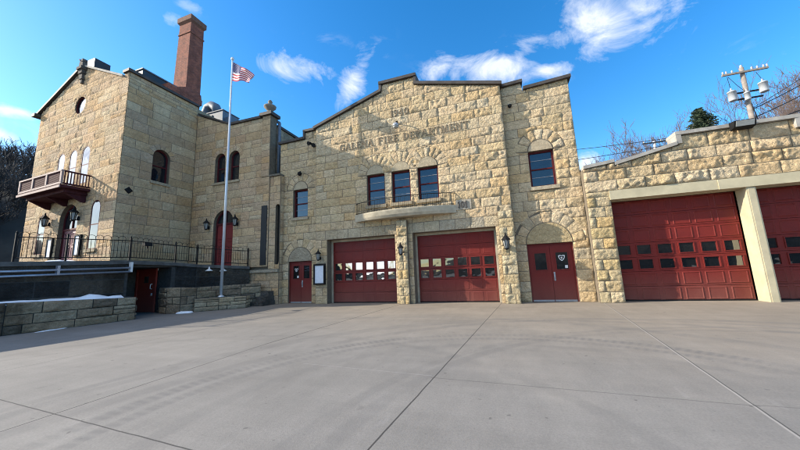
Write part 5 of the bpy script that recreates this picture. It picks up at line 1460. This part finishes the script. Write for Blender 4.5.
# clouds at infinity: (azimuth, elevation, 2x2 map of angular offset to unit ellipse, strength)
def clouds():
    sp = nt.nodes.new('ShaderNodeSeparateXYZ'); nt.links.new(DIRV, sp.inputs[0])
    nz = N(nt, 'ShaderNodeTexNoise', Scale=7.5, Detail=10, Roughness=0.66, Distortion=0.6)
    mp = nt.nodes.new('ShaderNodeMapping'); mp.inputs['Scale'].default_value = (1, 1, 1.5); nt.links.new(DIRV, mp.inputs[0]); nt.links.new(mp.outputs[0], nz.inputs['Vector'])
    tot = None
    for az, elv, a, b, c, d, s in CLOUDS:
        A, E = math.radians(az), math.radians(elv)
        cv = Vector((math.sin(A) * math.cos(E), math.cos(A) * math.cos(E), math.sin(E)))
        e1 = Vector((math.cos(A), -math.sin(A), 0)); e2 = cv.cross(e1) * -1
        if e2.z < 0: e2 = -e2
        k = 180 / PI
        # unit-ellipse coordinates are linear in the view direction near the cloud
        uv = (e1 * a + e2 * b) * k; vv = (e1 * c + e2 * d) * k
        u = vdot(uv); v = vdot(vv); w_ = vdot(cv)
        r2 = math_n(nt, 'ADD', math_n(nt, 'MULTIPLY', u, u), math_n(nt, 'MULTIPLY', v, v))
        g = math_n(nt, 'MULTIPLY', math_n(nt, 'EXPONENT', math_n(nt, 'MULTIPLY', r2, -0.8)), s)
        g = math_n(nt, 'MULTIPLY', g, math_n(nt, 'GREATER_THAN', w_, 0.2))
        tot = g if tot is None else math_n(nt, 'MAXIMUM', tot, g)
    x = math_n(nt, 'ADD', math_n(nt, 'MULTIPLY', tot, 0.95), math_n(nt, 'MULTIPLY', math_n(nt, 'SUBTRACT', nz.outputs[0], 0.5), 2.7))
    x = math_n(nt, 'MULTIPLY', ramp(nt, x, [(0.2, 0.0), (0.6, 0.38), (1.0, 0.86)]), ramp(nt, tot, [(0.0, 0.0), (0.22, 1.0)]))
    return x
cl = clouds()
SKY_STRENGTH = 0.15
skyc = mix_c(nt, cl, hs.outputs[0], (4.3, 4.5, 4.9))
# unseen bright cloud added overhead and behind the viewer, to fill the shade
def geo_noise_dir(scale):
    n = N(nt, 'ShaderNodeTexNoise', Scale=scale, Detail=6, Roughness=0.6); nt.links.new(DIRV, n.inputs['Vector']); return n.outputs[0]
def added_glow(az, elv, tight):
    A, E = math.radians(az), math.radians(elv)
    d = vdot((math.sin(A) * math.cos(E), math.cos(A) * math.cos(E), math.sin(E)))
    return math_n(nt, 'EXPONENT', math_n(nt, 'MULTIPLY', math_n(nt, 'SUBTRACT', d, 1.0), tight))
bk = math_n(nt, 'MAXIMUM', added_glow(178, 58, 7.0), added_glow(-150, 48, 9.0))
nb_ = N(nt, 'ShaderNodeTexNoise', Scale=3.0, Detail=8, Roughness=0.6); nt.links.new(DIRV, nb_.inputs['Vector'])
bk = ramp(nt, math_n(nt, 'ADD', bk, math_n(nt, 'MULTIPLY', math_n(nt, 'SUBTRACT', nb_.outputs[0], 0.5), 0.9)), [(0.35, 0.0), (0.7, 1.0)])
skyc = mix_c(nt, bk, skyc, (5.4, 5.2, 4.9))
skyc = mix_c(nt, ramp(nt, added_glow(-156, 2.5, 420.0), [(0.2, 0.0), (0.7, 1.0)]), skyc, (32, 34, 38))  # low bright patch added out of view for the garage panes to mirror
skyc = mix_c(nt, math_n(nt, 'MULTIPLY', ramp(nt, added_glow(-113, 21, 60.0), [(0.25, 0.0), (0.8, 1.0)]), ramp(nt, geo_noise_dir(22), [(0.40, 0.05), (0.58, 1.0)])), skyc, (21, 22, 25))  # bright patch added near the sun so the gable windows mirror white
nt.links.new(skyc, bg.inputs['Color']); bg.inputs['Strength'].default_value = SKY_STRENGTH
sun = bpy.data.lights.new('sun', 'SUN'); sun.energy = 5.0; sun.angle = math.radians(0.5); sun.color = (1.0, 0.90, 0.74)
so = bpy.data.objects.new('sun', sun); C.objects.link(so); so.rotation_euler = SUN.to_track_quat('Z', 'Y').to_euler(); so.location = (-40, -12, 30)

# camera solved from the vanishing points of the front: image right, image down, forward
Rm = Matrix(((0.94578, -0.08623, -0.31316), (0.32239, 0.13166, 0.93741), (-0.03960, -0.98754, 0.15232)))
cam = bpy.data.cameras.new('camera'); cam.sensor_width = 36.0; cam.lens = 300 / 800 * 36.0; cam.clip_start = 0.05; cam.clip_end = 3000
co = bpy.data.objects.new('camera', cam); C.objects.link(co)
r, dn, fw = Rm.col[0], Rm.col[1], Rm.col[2]
mw = Matrix((( r[0], -dn[0], -fw[0], 0.0), (r[1], -dn[1], -fw[1], 0.0), (r[2], -dn[2], -fw[2], 1.5), (0, 0, 0, 1)))
co.matrix_world = mw
sc_ = bpy.context.scene
sc_.camera = co
sc_.view_settings.view_transform = 'Standard'; sc_.view_settings.look = 'None'; sc_.view_settings.gamma = 1.0
sc_.view_settings.exposure = 0.8; sc_.view_settings.use_curve_mapping = False
sc_.cycles.max_bounces = 6
sc_.cycles.filter_width = 1.1
